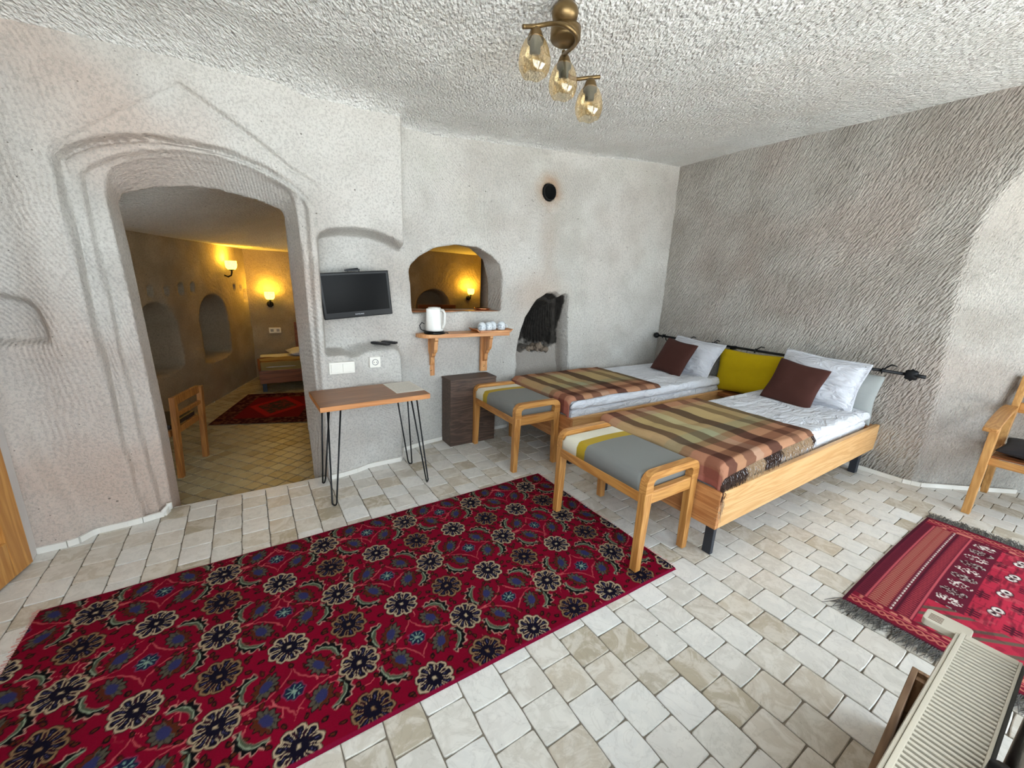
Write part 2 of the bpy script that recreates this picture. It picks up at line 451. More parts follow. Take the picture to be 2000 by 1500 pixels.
def front_relief(X, Z):
    """depth Y of the carved front of the far wall as a function of X and Z"""
    Y = back_y(X).astype(np.float64)
    # bulge of rock beside the left door, its edge leaning outwards with height
    xe = -0.875 - 0.2 * Z
    Y = Y - 0.075 * (1 - sstep(X, xe - 0.05, xe + 0.03)) * sstep(1.35 - Z, 0, 0.5)
    lft = 1 - sstep(X, 0.35, 0.52)
    Y = Y - 0.048 * sstep(Z, 0.05, 1.5) * (1 - sstep(X, 0.22, 0.44)) * sstep(X, -0.95, -0.8)
    sd = poly_sd(X, Z, GABLE); Y = Y + 0.026 * (1 - sstep(sd, -0.006, 0.010)) * lft * sstep(Z, 1.85, 2.0)
    Y = Y + 0.018 * np.exp(-((sd + 0.008) / 0.010) ** 2) * sstep(Z, 2.0, 2.1) * sstep(X, -0.30, -0.15)
    sd = poly_sd(X, Z, OUTER); Y = np.where(sd < 0.02, Y * sstep(sd, -0.012, 0.004) + (1 - sstep(sd, -0.012, 0.004)) * np.maximum(Y, 3.026), Y)
    Y = Y + np.exp(-((sd + 0.010) / 0.011) ** 2) * (0.010 + 0.030 * sstep(Z, 1.88, 2.02))
    sd = poly_sd(X, Z, SECOND); Y = np.where(sd < 0.02, Y * sstep(sd, -0.012, 0.004) + (1 - sstep(sd, -0.012, 0.004)) * np.maximum(Y, 3.078), Y)
    # recess that holds the television: arched, open to the right
    top = np.interp(X, [0.41, 0.44, 0.50, 0.635, 0.806, 0.95, 1.1], [1.70, 1.755, 1.79, 1.815, 1.815, 1.775, 1.70])
    low = 0.945 - 0.03 * sstep(X, 0.55, 0.62) * (1 - sstep(X, 0.66, 0.74)) + 0.03 * sstep(X, 0.6, 0.95)
    m = sstep(X, 0.425, 0.47) * sstep(top - Z, -0.01, 0.045) * sstep(Z, low - 0.012, low + 0.02) * (1 - sstep(X, 1.2, 1.3))
    Y = Y * (1 - m) + np.maximum(Y, 3.275) * m
    # rounded shoulder of the low block under it
    blk = [(0.36, -0.3), (0.36, 0.93), (0.93, 0.975), (0.985, 0.95), (1.012, 0.88), (1.02, 0.6), (1.0, 0.0), (1.0, -0.3)]
    inb = 1 - sstep(poly_sd(X, Z, blk), -0.03, 0.035)
    zone = sstep(X, 0.55, 0.75) * (1 - sstep(Z, 1.0, 1.06))
    Y = Y * (1 - zone) + zone * (3.115 * inb + (1 - inb) * np.maximum(Y, np.interp(X, [0.9, 1.05, 1.4, 2], [3.275, 3.30, 3.385, 3.41])))
    # small niche left of the doorway
    nich = [(-1.3, 1.088), (-0.85, 1.092), (-0.845, 1.168), (-0.862, 1.27), (-0.90, 1.325), (-1.0, 1.35), (-1.3, 1.35)]
    m = 1 - sstep(poly_sd(X, Z, nich), -0.04, 0.01)
    Y = Y + 0.07 * m
    Y = Y + 0.010 * fbm2(X * 2.2, Z * 2.2, 3, 3) + 0.004 * fbm2(X * 9, Z * 9, 8, 2)
    return Y

def rosy(C, v):
    # pink tint stronger low down on the left, weaker towards the right
    C[:, 1] *= 0.22 + 0.75 * (1 - sstep(v[:, 0], 0.3, 1.5))
    C[:, 1] = np.clip(C[:, 1] + 0.85 * (1 - sstep(v[:, 0], -0.5, 1.1)) * (1 - sstep(v[:, 2], 0.5, 1.7)), 0, 1.5)
    return C
def build_wall_back():
    h = 0.0135
    x = np.arange(-1.45, 4.85, h); y = np.arange(2.72, 4.12, h); z = np.arange(-0.2, 3.1, h)
    X2, Z2 = np.meshgrid(x, z, indexing='ij')
    Yf = front_relief(X2, Z2)
    Yb = np.interp(X2, [-2, 0.8, 1.1, 2.15, 2.2, 3.12, 3.17, 5], [3.31, 3.31, 3.66, 3.66, 4.07, 4.07, 3.66, 3.66]) + 0.01 * fbm2(X2 * 2, Z2 * 2, 20, 2)
    sdF = poly_sd(X2, Z2, OPEN_F); sdB = poly_sd(X2, Z2, OPEN_B)
    rough = 0.006 * fbm2(X2 * 6, Z2 * 6, 30, 2)
    sdW = poly_sd(X2, Z2, WIN_F) + rough
    sdW2 = poly_sd(X2, Z2, [(1.10, 1.225), (1.08, 1.5), (1.15, 1.68), (1.35, 1.79), (1.6, 1.83), (1.85, 1.80), (2.0, 1.70), (2.06, 1.5), (2.07, 1.225)])
    sdFi = poly_sd(X2, Z2, FIRE) + 2.2 * rough
    sdP = np.sqrt((X2 - 2.595) ** 2 + (Z2 - 2.367) ** 2) - 0.082
    def smin(a, b, k):
        hh = np.clip(0.5 + 0.5 * (b - a) / k, 0, 1); return b * (1 - hh) + a * hh - k * hh * (1 - hh)
    def smax(a, b, k): return -smin(-a, -b, k)
    f = np.empty((len(x), len(y), len(z)), np.float32)
    for j, yy in enumerate(y):
        d = np.maximum(Yf - yy, yy - Yb)
        t = np.clip((yy - 3.10) / 0.20, 0, 1)
        cut = sdF * (1 - t) + sdB * t
        d = smax(d, -cut, 0.018)
        tw = np.clip((yy - 3.40) / 0.25, 0, 1)
        d = smax(d, -(sdW * (1 - tw) + sdW2 * tw), 0.012)
        # hearth: shallow below, deep and blackened above
        tp = max(0.0, yy - 3.42)
        c1 = np.maximum(sdFi + 0.25 * tp, yy - 3.60)
        c2 = np.maximum(np.maximum(sdFi + 0.42 * tp, 0.775 + 0.02 * np.sin(X2 * 40) - Z2), yy - 3.98)
        c2 = np.maximum(c2, X2 - np.interp(Z2, [0.7, 1.15, 1.33, 1.5], [2.86, 2.90, 2.99, 3.0]))
        d = smax(d, -c1, 0.016); d = smax(d, -c2, 0.012)
        d = np.maximum(d, -np.maximum(sdP, yy - 3.62))
        f[:, j, :] = d
    f[0] = np.abs(f[0]); f[-1] = np.abs(f[-1]); f[:, :, 0] = np.abs(f[:, :, 0]); f[:, :, -1] = np.abs(f[:, :, -1])
    v, q = surface_nets(f, (x[0], y[0], z[0]), h)
    return npmesh('wall_back', v, q, M_BACK, col=rosy(rock_attr(v, v[:, 0], v[:, 2] + 0.7 * v[:, 1], 0), v))
wall_back = tag(build_wall_back(), 'far cave wall of carved pale tuff with arched doorway, niche and hearth', kind='structure')

# ceiling: height field that rolls down into the wall on the left
def build_ceiling():
    h = 0.02
    x = np.arange(-1.5, 5.9, h); y = np.arange(-1.5, 3.62, h)
    X, Y = np.meshgrid(x, y, indexing='ij')
    r = np.interp(X, [-1.2, 0.2, 0.9, 1.3, 3.5, 4.6], [0.60, 0.42, 0.22, 0.16, 0.10, 0.05])
    d = np.clip(back_y(X) - Y + 0.02, 0.0, None)
    drop = np.where(d < r, r - np.sqrt(np.maximum(r * r - (r - d) ** 2, 0)), 0)
    Z = ceil_z(X) + 0.012 * fbm2(X * 1.8, Y * 1.8, 40, 3) + 0.004 * fbm2(X * 11, Y * 11, 44, 2) - drop * np.interp(X, [-1.2, 0.2, 1.2, 4.6], [0.42, 0.36, 0.4, 0.6])
    Y = np.where(X < 1.48, np.maximum(Y, -0.39), Y)
    v = np.stack([X, Y, Z], -1).reshape(-1, 3)
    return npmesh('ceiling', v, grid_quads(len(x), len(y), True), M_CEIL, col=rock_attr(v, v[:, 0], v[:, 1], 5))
tag(build_ceiling(), 'rough chiselled pale tuff ceiling', kind='structure')

# right-hand wall: flat to the bed corner, splayed recess near the entrance
def build_wall_right():
    h = 0.014
    y = np.arange(-1.5, 3.6, h); z = np.arange(-0.1, 3.15, h)
    Y, Z = np.meshgrid(y, z, indexing='ij')
    yb = np.interp(Z, [0, 0.145, 0.30, 0.73, 1.26, 1.76, 2.0, 2.216, 2.40, 2.52, 2.6, 2.64, 2.7], [0.73, 0.723, 0.726, 0.758, 0.80, 0.827, 0.826, 0.775, 0.676, 0.45, 0.05, -0.6, -1.6])
    d = np.clip(yb - Y, 0, 0.62)
    d = np.where(d < 0.04, d * d / 0.08, d - 0.02)
    ledge = 0.06 * sstep(Z, 0.44, 0.50) * sstep(Y, -2, 0.2)
    X = 4.55 + 1.30 * d - 0.03 * (1 - sstep(Z, 0.1, 0.7)) * (d < 0.001) + ledge * (d > 0.05) + 0.015 * fbm2(Y * 1.6, Z * 1.6, 50, 3) + 0.006 * fbm2(Y * 8, Z * 8, 53, 3)
    v = np.stack([X, Y, Z], -1).reshape(-1, 3)
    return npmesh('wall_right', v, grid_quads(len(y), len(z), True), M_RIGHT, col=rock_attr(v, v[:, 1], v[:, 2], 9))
tag(build_wall_right(), 'rough chiselled tuff wall behind the beds with splayed recess', kind='structure')

# left wall and the wall with window behind the camera
def grid_wall(name, o, u, v, nrm, lu, lv, h, mat, fn=None, flip=False, label=None):
    a = np.arange(0, lu + h * 0.5, h); b = np.arange(0, lv + h * 0.5, h)
    A, B = np.meshgrid(a, b, indexing='ij')
    D = fn(A, B) if fn is not None else 0.012 * fbm2(A * 2, B * 2, 60, 3)
    o = np.array(o, float); u = np.array(u, float); v = np.array(v, float); nrm = np.array(nrm, float)
    P = o + A[..., None] * u + B[..., None] * v + D[..., None] * nrm
    ob = npmesh(name, P.reshape(-1, 3), grid_quads(len(a), len(b), flip), mat, col=rock_attr(P.reshape(-1, 3), A.ravel(), B.ravel(), 13))
    return tag(ob, label, kind='structure')
grid_wall('wall_left', (-1.36, -0.3, -0.1), (0, 1, 0), (0, 0, 1), (1, 0, 0), 3.4, 3.0, 0.04, M_BACK, label='pale tuff wall on the left behind the open door')
bm = bmesh.new()
WF = M_BACK
# front wall pieces around the window (opening x -0.6..1.3, z 0.92..2.12)
for (x0, x1, z0, z1) in ((-1.5, -1.2, -0.1, 3.1), (1.5, 1.6, -0.1, 3.1), (-1.2, 1.5, -0.1, 0.70), (-1.2, 1.5, 2.36, 3.1)):
    box(bm, x0, x1, -0.38, -0.072, z0, z1)
box(bm, 1.45, 1.6, -1.42, -0.38, -0.1, 3.1)
tag(bobj('wall_front', bm, WF), 'thick stone window wall behind the radiator', kind='structure')
bm = bmesh.new()
for (x0, x1, z0, z1) in ((1.5, 2.0, -0.1, 3.1), (4.8, 5.9, -0.1, 3.1), (2.0, 4.8, 2.20, 3.1)):
    box(bm, x0, x1, -1.48, -1.30, z0, z1)
tag(bobj('wall_entrance', bm, WF), 'stone wall around the glazed entrance', kind='structure')
M_FRAME = plain('window_frame_paint', (120, 84, 50), 0.5)
def window_frame(name, x0, x1, z0, z1, y, nx):
    bm = bmesh.new(); w = 0.06
    box(bm, x0, x1, y - 0.03, y + 0.03, z0, z0 + w); box(bm, x0, x1, y - 0.03, y + 0.03, z1 - w, z1)
    for k in range(nx + 1):
        xx = x0 + (x1 - x0 - w) * k / nx
        box(bm, xx, xx + w, y - 0.028, y + 0.028, z0 + w, z1 - w)
    return tag(bobj(name, bm, M_FRAME), 'brown framed window giving daylight', kind='structure')
window_frame('window_1', -1.2, 1.5, 0.70, 2.36, -0.31, 3)
window_frame('window_2', 2.0, 4.8, 0.0, 2.20, -1.39, 3)

# ------------------------------------------------------------------ floor of tumbled stone tiles
def tile_mat(name='tumbled_stone_tile', tint=None):
    g = NG(name); geo = g.n('NewGeometry'); oi = g.n('ObjectInfo')
    rnd = g.math('FRACT', g.math('ADD', g.math('MULTIPLY', geo.outputs['Random Per Island'], 3.7), oi.outputs['Random']))
    pos = geo.outputs['Position']
    off = g.n('CombineXYZ'); g.set(off.inputs[0], g.math('MULTIPLY', rnd, 31.0)); g.set(off.inputs[1], g.math('MULTIPLY', rnd, 17.0)); g.set(off.inputs[2], g.math('MULTIPLY', rnd, 9.0))
    va = g.n('VectorMath', operation='ADD'); g.set(va.inputs[0], pos); g.set(va.inputs[1], off.outputs[0])
    p = va.outputs[0]
    cr = g.n('ValToRGB'); g.set(cr.inputs[0], rnd)
    el = cr.color_ramp.elements
    cols = [(0.0, (196, 191, 181)), (0.14, (207, 204, 197)), (0.30, (213, 211, 205)), (0.45, (186, 174, 154)), (0.55, (208, 202, 193)), (0.70, (217, 215, 210)), (0.82, (192, 182, 166)), (0.93, (166, 154, 132)), (1.0, (210, 206, 199))]
    el[0].position = 0.0; el[0].color = lin4(cols[0][1]); el[1].position = 1.0; el[1].color = lin4(cols[-1][1])
    for ps, c in cols[1:-1]:
        e = el.new(ps); e.color = lin4(c)
    vein = g.noise(p, 9.0, 5, 0.65, 1.6)
    colr = g.mix(g.math('MULTIPLY', g.ramp(vein, 0.42, 0.60), 0.40), cr.outputs[0], lin4((232, 228, 220)))
    v2 = g.math('ABSOLUTE', g.math('SUBTRACT', g.noise(p, 6.0, 4, 0.6, 2.4), 0.5))
    colr = g.mix(g.math('MULTIPLY', g.ramp(v2, 0.03, 0.0), 0.14), colr, lin4((128, 118, 104)))
    pit = g.ramp(g.noise(p, 42.0, 4, 0.7), 0.66, 0.73)
    pm = g.math('MULTIPLY', pit, g.ramp(g.noise(p, 5.0, 2), 0.50, 0.62))
    colr = g.mix(g.math('MULTIPLY', pm, 0.75), colr, lin4((120, 112, 100)))
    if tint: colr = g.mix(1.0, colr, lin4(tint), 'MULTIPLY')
    h = g.math('SUBTRACT', g.math('MULTIPLY', vein, 0.3), pm)
    rough = g.math('MULTIPLY_ADD', vein, 0.30, 0.25)
    return g.bsdf(colr, rough, g.bump(h, 0.25, 0.004), Specular_IOR_Level=0.45)
M_TILE = tile_mat()
M_GROUT = plain('grout', (122, 112, 98), 0.95, scale=60)
# column edges measured across the room, then continued evenly
edges = [-1.40, -1.26, -1.12, -0.98, -0.845, -0.705, -0.575, -0.438, -0.296, -0.156, -0.018, 0.118, 0.254, 0.390, 0.537, 0.694, 0.85, 1.0, 1.157, 1.322, 1.475, 1.64, 1.81, 1.98, 2.14, 2.30]
while edges[-1] < 5.5: edges.append(edges[-1] + 0.1605)
floor_base = box_obj('floor', -1.5, 5.9, -1.5, 3.10, -0.14, -0.006, M_GROUT, bevel=0)
# the main floor carries on below the far wall on the right of the doorway
bm = bmesh.new(); bm.from_mesh(floor_base.data); box(bm, 0.36, 4.9, 3.10, 3.7, -0.14, -0.006); bm.to_mesh(floor_base.data); bm.free()
tag(floor_base, 'floor of tumbled cream and grey square stone tiles', kind='structure')
def tile_outline(rs):
    pts = []
    cs = [(-.5, -.5), (.5, -.5), (.5, .5), (-.5, .5)]
    for k in range(4):
        a = np.array(cs[k]); b = np.array(cs[(k + 1) % 4])
        nrm = np.array([(b - a)[1], -(b - a)[0]])
        for t in (0.03 + rs.random() * 0.03, 0.33, 0.66, 0.94 + rs.random() * 0.03):
            pts.append(a + (b - a) * t - nrm * (0.012 * rs.random() + (0.012 if t < 0.1 or t > 0.9 else 0)))
    return pts
def tile_mesh_data(rs):
    o = tile_outline(rs); c = np.mean(o, 0)
    V = []; n = len(o)
    for p in o: V.append((p[0], p[1], -0.011))
    for p in o: V.append((p[0], p[1], -0.0022))
    for p in o: q = c + (p - c) * 0.965; V.append((q[0], q[1], 0.0))
    Fc = []
    for a in range(2):
        for i in range(n):
            j = (i + 1) % n; Fc.append((a * n + i, a * n + j, (a + 1) * n + j, (a + 1) * n + i))
    Fc.append(tuple(range(2 * n, 3 * n)))
    return V, Fc
rs = random.Random(3)
TILE_VAR = []
for k in range(16):
    V, Fc = tile_mesh_data(rs); me = bpy.data.meshes.new('tile'); me.from_pydata(V, [], Fc); me.materials.append(M_TILE); TILE_VAR.append((me, V, Fc))
def cam_px(P):
    d = Vector(P) - Vector((0, 0, 1.5))
    Rm = Matrix(CAMR).transposed()
    q = Rm @ d
    if q.z > -0.05: return None
    return (1000 + F_PX * q.x / -q.z, 750 - F_PX * q.y / -q.z, -q.z)
tiles = []
row = 0.1515
for i in range(len(edges) - 1):
    x0, x1 = edges[i], edges[i + 1]
    off = 1.047 if i % 2 == (edges.index(0.390) % 2) else 0.974
    j0 = int(math.floor((-1.5 - off) / row)); j1 = int(math.ceil((3.5 - off) / row))
    sh = (rs.random() - .5) * 0.012
    for j in range(j0, j1):
        y0 = off + j * row + sh; y1 = y0 + row
        ymax = 3.10 if x1 < 0.40 else 3.45
        if y0 > ymax - 0.02: continue
        y1 = min(y1, ymax)
        cx, cy = (x0 + x1) / 2, (y0 + y1) / 2
        in_rug = (-0.82 < cx < 1.75 and 1.2 < cy < 2.25) or (2.5 < cx < 3.8 and cy < 0.4)
        under = (2.15 < cx < 4.6 and 1.15 < cy < 3.4 and not cy < 1.7)
        p = cam_px((cx, cy, 0))
        score = 0.0
        if p and -30 < p[0] < 2030 and -30 < p[1] < 1530 and not in_rug and not under:
            score = 1.0 / p[2] ** 2 * abs(1.5 / math.sqrt(cx * cx + cy * cy + 2.25))
        tiles.append((score, x0, x1, y0, y1))
tiles.sort(key=lambda t: -t[0])
SV, SF = [], []
for k, (sc_, x0, x1, y0, y1) in enumerate(tiles):
    cx, cy = (x0 + x1) / 2, (y0 + y1) / 2; g_ = 0.0015
    dz = (rs.random() - 0.5) * 0.0016
    me, V, Fc = TILE_VAR[rs.randrange(16)]
    if k < 300 and sc_ > 0:
        o = bpy.data.objects.new('tile', me); o.location = (cx, cy, dz); o.scale = (x1 - x0 - g_, y1 - y0 - g_, 1)
        link(o, floor_base)
    else:
        b0 = len(SV)
        SV += [(cx + v[0] * (x1 - x0 - g_), cy + v[1] * (y1 - y0 - g_), v[2] + dz) for v in V]
        SF += [tuple(b0 + q for q in f) for f in Fc]
me = bpy.data.meshes.new('floor_tiles'); me.from_pydata(SV, [], SF); me.materials.append(M_TILE)
tag(link(bpy.data.objects.new('floor_tiles', me), floor_base), kind='stuff')

# ------------------------------------------------------------------ skirting
M_SKIRT = plain('white_skirting', (232, 228, 220), 0.7, scale=9)
def skirting(name, pts, label, hgt=0.035, t=0.014):
    bm = bmesh.new()
    for (a, b) in zip(pts, pts[1:]):
        a = Vector((a[0], a[1], 0)); b = Vector((b[0], b[1], 0)); d = (b - a).normalized(); nn = Vector((d.y, -d.x, 0)) * t
        hexa(bm, [a, b, b + nn, a + nn], [p + Vector((0, 0, hgt)) for p in (a, b, b + nn, a + nn)])
    return tag(bobj(name, bm, M_SKIRT), label, kind='structure')
def rel_pts(xs):
    xs = np.array(xs); return [(float(a), float(b) - 0.003) for a, b in zip(xs, front_relief(xs[None, :], np.full((1, len(xs)), 0.02))[0])]
skirting('baseboard_back', rel_pts([-1.06, -1.0, -0.95, -0.91, -0.875, -0.84, -0.78, -0.72, -0.655]) + [(-0.60, 3.005), (-0.56, 3.01), (-0.545, 3.06)], 'thin white skirting left of the doorway')
skirting('baseboard_niche', rel_pts([0.40, 0.5, 0.6, 0.7, 0.8, 0.9, 0.96, 1.0, 1.04, 1.08, 1.15, 1.3, 1.45, 1.6, 1.8, 2.0, 2.2]), 'thin white skirting under the console table')
skirting('baseboard_right', [(4.495, 1.3), (4.50, 0.78), (4.545, 0.68), (4.80, 0.485), (5.13, 0.235)], 'thin white skirting along the right wall', t=0.012)
bm = bmesh.new(); tube(bm, [(-0.565, 3.0, 0.03), (-0.535, 3.06, 0.05)], 0.012, 10); tube(bm, [(-0.535, 3.05, 0.02), (-0.535, 3.05, 0.062)], 0.015, 10)
tag(bobj('pipe_stub', bm, M_SKIRT, smooth=True), 'short white pipe stub at foot of door jamb', 'pipe')

# ------------------------------------------------------------------ door at far left
M_DOOR = wood('door_wood', (214, 158, 88), (182, 122, 58), 'Z', ring=6, knots=False)
dr = empty('door_1', (-1.045, 2.785, 0)); tag(dr, 'open honey-coloured wooden panel door at far left', kind='structure')
dirv = Vector((-0.22, -0.975, 0)).normalized(); nv = Vector((0.975, -0.22, 0))
MD = Matrix(((dirv.x, nv.x, 0, 0), (dirv.y, nv.y, 0, 0), (0, 0, 1, 0), (0, 0, 0, 1)))
for nm, (a0, a1, n0, n1, z0, z1) in (('stile', (0, 0.115, -0.04, 0, 0.012, 2.02)), ('stile', (0.73, 0.84, -0.04, 0, 0.012, 2.02)), ('rail', (0.115, 0.73, -0.04, 0, 0.012, 0.20)),
                                     ('rail', (0.115, 0.73, -0.04, 0, 0.85, 1.0)), ('rail', (0.115, 0.73, -0.04, 0, 1.9, 2.02)), ('door_panel', (0.115, 0.73, -0.032, -0.014, 0.20, 0.85)), ('door_panel', (0.115, 0.73, -0.032, -0.014, 1.0, 1.9))):
    box_obj(nm, a0, a1, n0, n1, z0, z1, M_DOOR, dr, 0.006, mtx=MD)
for (z0, z1) in ((0.25, 0.80), (1.05, 1.85)):
    box_obj('raised_field', 0.165, 0.68, -0.02, -0.006, z0, z1, M_DOOR, dr, 0.01, mtx=MD, seg=1)
bm = bmesh.new(); hexa(bm, [(-1.085, 2.79, 0), (-1.055, 2.80, 0), (-1.062, 2.90, 0), (-1.12, 2.92, 0)], [(-1.085, 2.79, 2.2), (-1.055, 2.80, 2.2), (-1.062, 2.90, 2.2), (-1.12, 2.92, 2.2)])
tag(bobj('trim_1', bm, plain('white_plaster', (222, 216, 212), 0.9, scale=8), bevel=0.008), 'white plaster strip beside the wooden door', kind='structure')

# ------------------------------------------------------------------ inner room (floor one step lower)
ZI = -0.10
LW0 = np.array([-1.50, 3.345]); LWd = np.array([0.506, 1.29]); LWd = LWd / np.linalg.norm(LWd)
def inner_left_fn(A, B):
    # A metres along the wall, B height above the inner floor
    D = 0.02 * fbm2(A * 1.5, B * 1.5, 70, 3) + 0.006 * fbm2(A * 7, B * 7, 73, 2)
    z = B + ZI
    D = D - 0.28 * (1 - sstep(np.sqrt(((A - S1) / 0.30) ** 2 + np.where(z > 0.85, (z - 0.85) / 0.29, np.where(z < 0.5, (0.5 - z) / 0.06, 0)) ** 2), 0.82, 1.08))
    D = D - 0.30 * (1 - sstep(np.sqrt(((A - S2) / 0.33) ** 2 + np.where(z > 0.85, (z - 0.85) / 0.33, np.where(z < 0.45, (0.45 - z) / 0.06, 0)) ** 2), 0.82, 1.08))
    for s, zz, w in HOLES:
        D = D - 0.09 * (1 - sstep(np.maximum(np.abs(A - s) / w, np.abs(z - zz) / (w * 1.3)), 0.6, 1.15))
    return D
def along(x, y): return float(np.dot(np.array([x, y]) - LW0, LWd))
S1 = along(-0.76, 5.25); S2 = along(-0.36, 6.27)
HOLES = [(along(-0.762, 5.225), 1.262, 0.035), (along(-0.68, 5.45), 1.26, 0.03), (along(-0.585, 5.68), 1.27, 0.04), (along(-0.498, 5.9), 1.285, 0.035), (along(-0.12, 6.86), 1.27, 0.03), (along(-0.03, 7.05), 1.26, 0.03), (along(0.003, 7.178), 1.15, 0.06)]
nl = np.array([LWd[1], -LWd[0]])
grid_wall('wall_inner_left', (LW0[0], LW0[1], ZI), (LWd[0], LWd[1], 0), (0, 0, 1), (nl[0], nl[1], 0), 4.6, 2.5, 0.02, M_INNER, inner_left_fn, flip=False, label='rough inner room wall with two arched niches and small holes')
def inner_back_fn(A, B):
    z = B + ZI; x = A - 0.3
    D = 0.02 * fbm2(A * 1.5, B * 1.5, 80, 3) + 0.006 * fbm2(A * 7, B * 7, 83, 2)
    D = D - 0.22 * (1 - sstep(np.sqrt(((x - 2.93) / 0.32) ** 2 + np.where(z > 0.97, (z - 0.97) / 0.33, 0) ** 2), 0.85, 1.06))
    return D
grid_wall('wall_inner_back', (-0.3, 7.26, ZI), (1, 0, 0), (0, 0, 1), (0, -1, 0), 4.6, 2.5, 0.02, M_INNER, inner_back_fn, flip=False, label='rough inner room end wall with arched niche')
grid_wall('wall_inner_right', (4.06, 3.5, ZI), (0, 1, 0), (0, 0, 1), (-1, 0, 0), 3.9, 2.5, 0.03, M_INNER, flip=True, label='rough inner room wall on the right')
def build_inner_ceiling():
    h = 0.03
    x = np.arange(-1.7, 4.3, h); y = np.arange(3.2, 7.4, h); X, Y = np.meshgrid(x, y, indexing='ij')
    dl = (X - LW0[0]) * nl[0] + (Y - LW0[1]) * nl[1]
    Z = 2.12 - 0.33 * (1 - sstep(dl, 0.0, 1.5)) - 0.14 * sstep(Y, 5.6, 7.2) + 0.015 * fbm2(X * 1.6, Y * 1.6, 90, 3)
    Z = np.maximum(Z, 1.80)
    Y = np.maximum(Y, np.interp(X, [-2, 0.8, 1.1, 5], [3.24, 3.24, 3.58, 3.58]))
    v = np.stack([X, Y, Z], -1).reshape(-1, 3)
    return npmesh('ceiling_inner', v, grid_quads(len(x), len(y), True), M_CEIL, col=rock_attr(v, v[:, 0], v[:, 1], 17))
tag(build_inner_ceiling(), 'low vaulted inner room ceiling', kind='structure')
floor_in = tag(box_obj('floor_inner', -1.8, 4.3, 3.10, 7.5, ZI - 0.1, ZI - 0.006, M_GROUT, bevel=0), 'inner room floor of small pale square tiles laid diagonally', kind='structure')
box_obj('step_riser', -0.7, 0.45, 3.085, 3.115, ZI - 0.05, -0.004, M_TILE, floor_in, 0.003)
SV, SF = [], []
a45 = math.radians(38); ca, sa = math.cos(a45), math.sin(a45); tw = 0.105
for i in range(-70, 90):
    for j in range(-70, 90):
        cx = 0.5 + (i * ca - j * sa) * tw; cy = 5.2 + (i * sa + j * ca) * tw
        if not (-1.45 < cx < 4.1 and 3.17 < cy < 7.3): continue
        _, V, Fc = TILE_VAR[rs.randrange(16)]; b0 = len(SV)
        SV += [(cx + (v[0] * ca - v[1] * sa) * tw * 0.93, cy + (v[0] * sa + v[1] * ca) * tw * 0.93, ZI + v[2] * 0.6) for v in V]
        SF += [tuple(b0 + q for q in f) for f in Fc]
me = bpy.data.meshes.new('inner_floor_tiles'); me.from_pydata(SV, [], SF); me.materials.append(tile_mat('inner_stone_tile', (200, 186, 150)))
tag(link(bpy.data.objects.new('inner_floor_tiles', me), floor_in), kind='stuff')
# unseen pale ground outside the openings, added to bounce daylight indoors
tag(box_obj('ground_outside', -8, 12, -14, -1.52, -0.3, -0.12, plain('bounce_ground', (222, 221, 216), 0.9), bevel=0), 'unseen pale ground outside, added to bounce daylight indoors', kind='structure')

# ------------------------------------------------------------------ rugs
def over(col, mask, c):
    c = np.array(lin(c)); return col * (1 - mask[..., None]) + c * mask[..., None]
def band(d, w, aa=0.002):
    return 1 - sstep(np.abs(d), w - aa, w + aa)
def inside(d, aa=0.003):
    return 1 - sstep(d, -aa, aa)
def pmod(a, p): return (a + p / 2) % p - p / 2

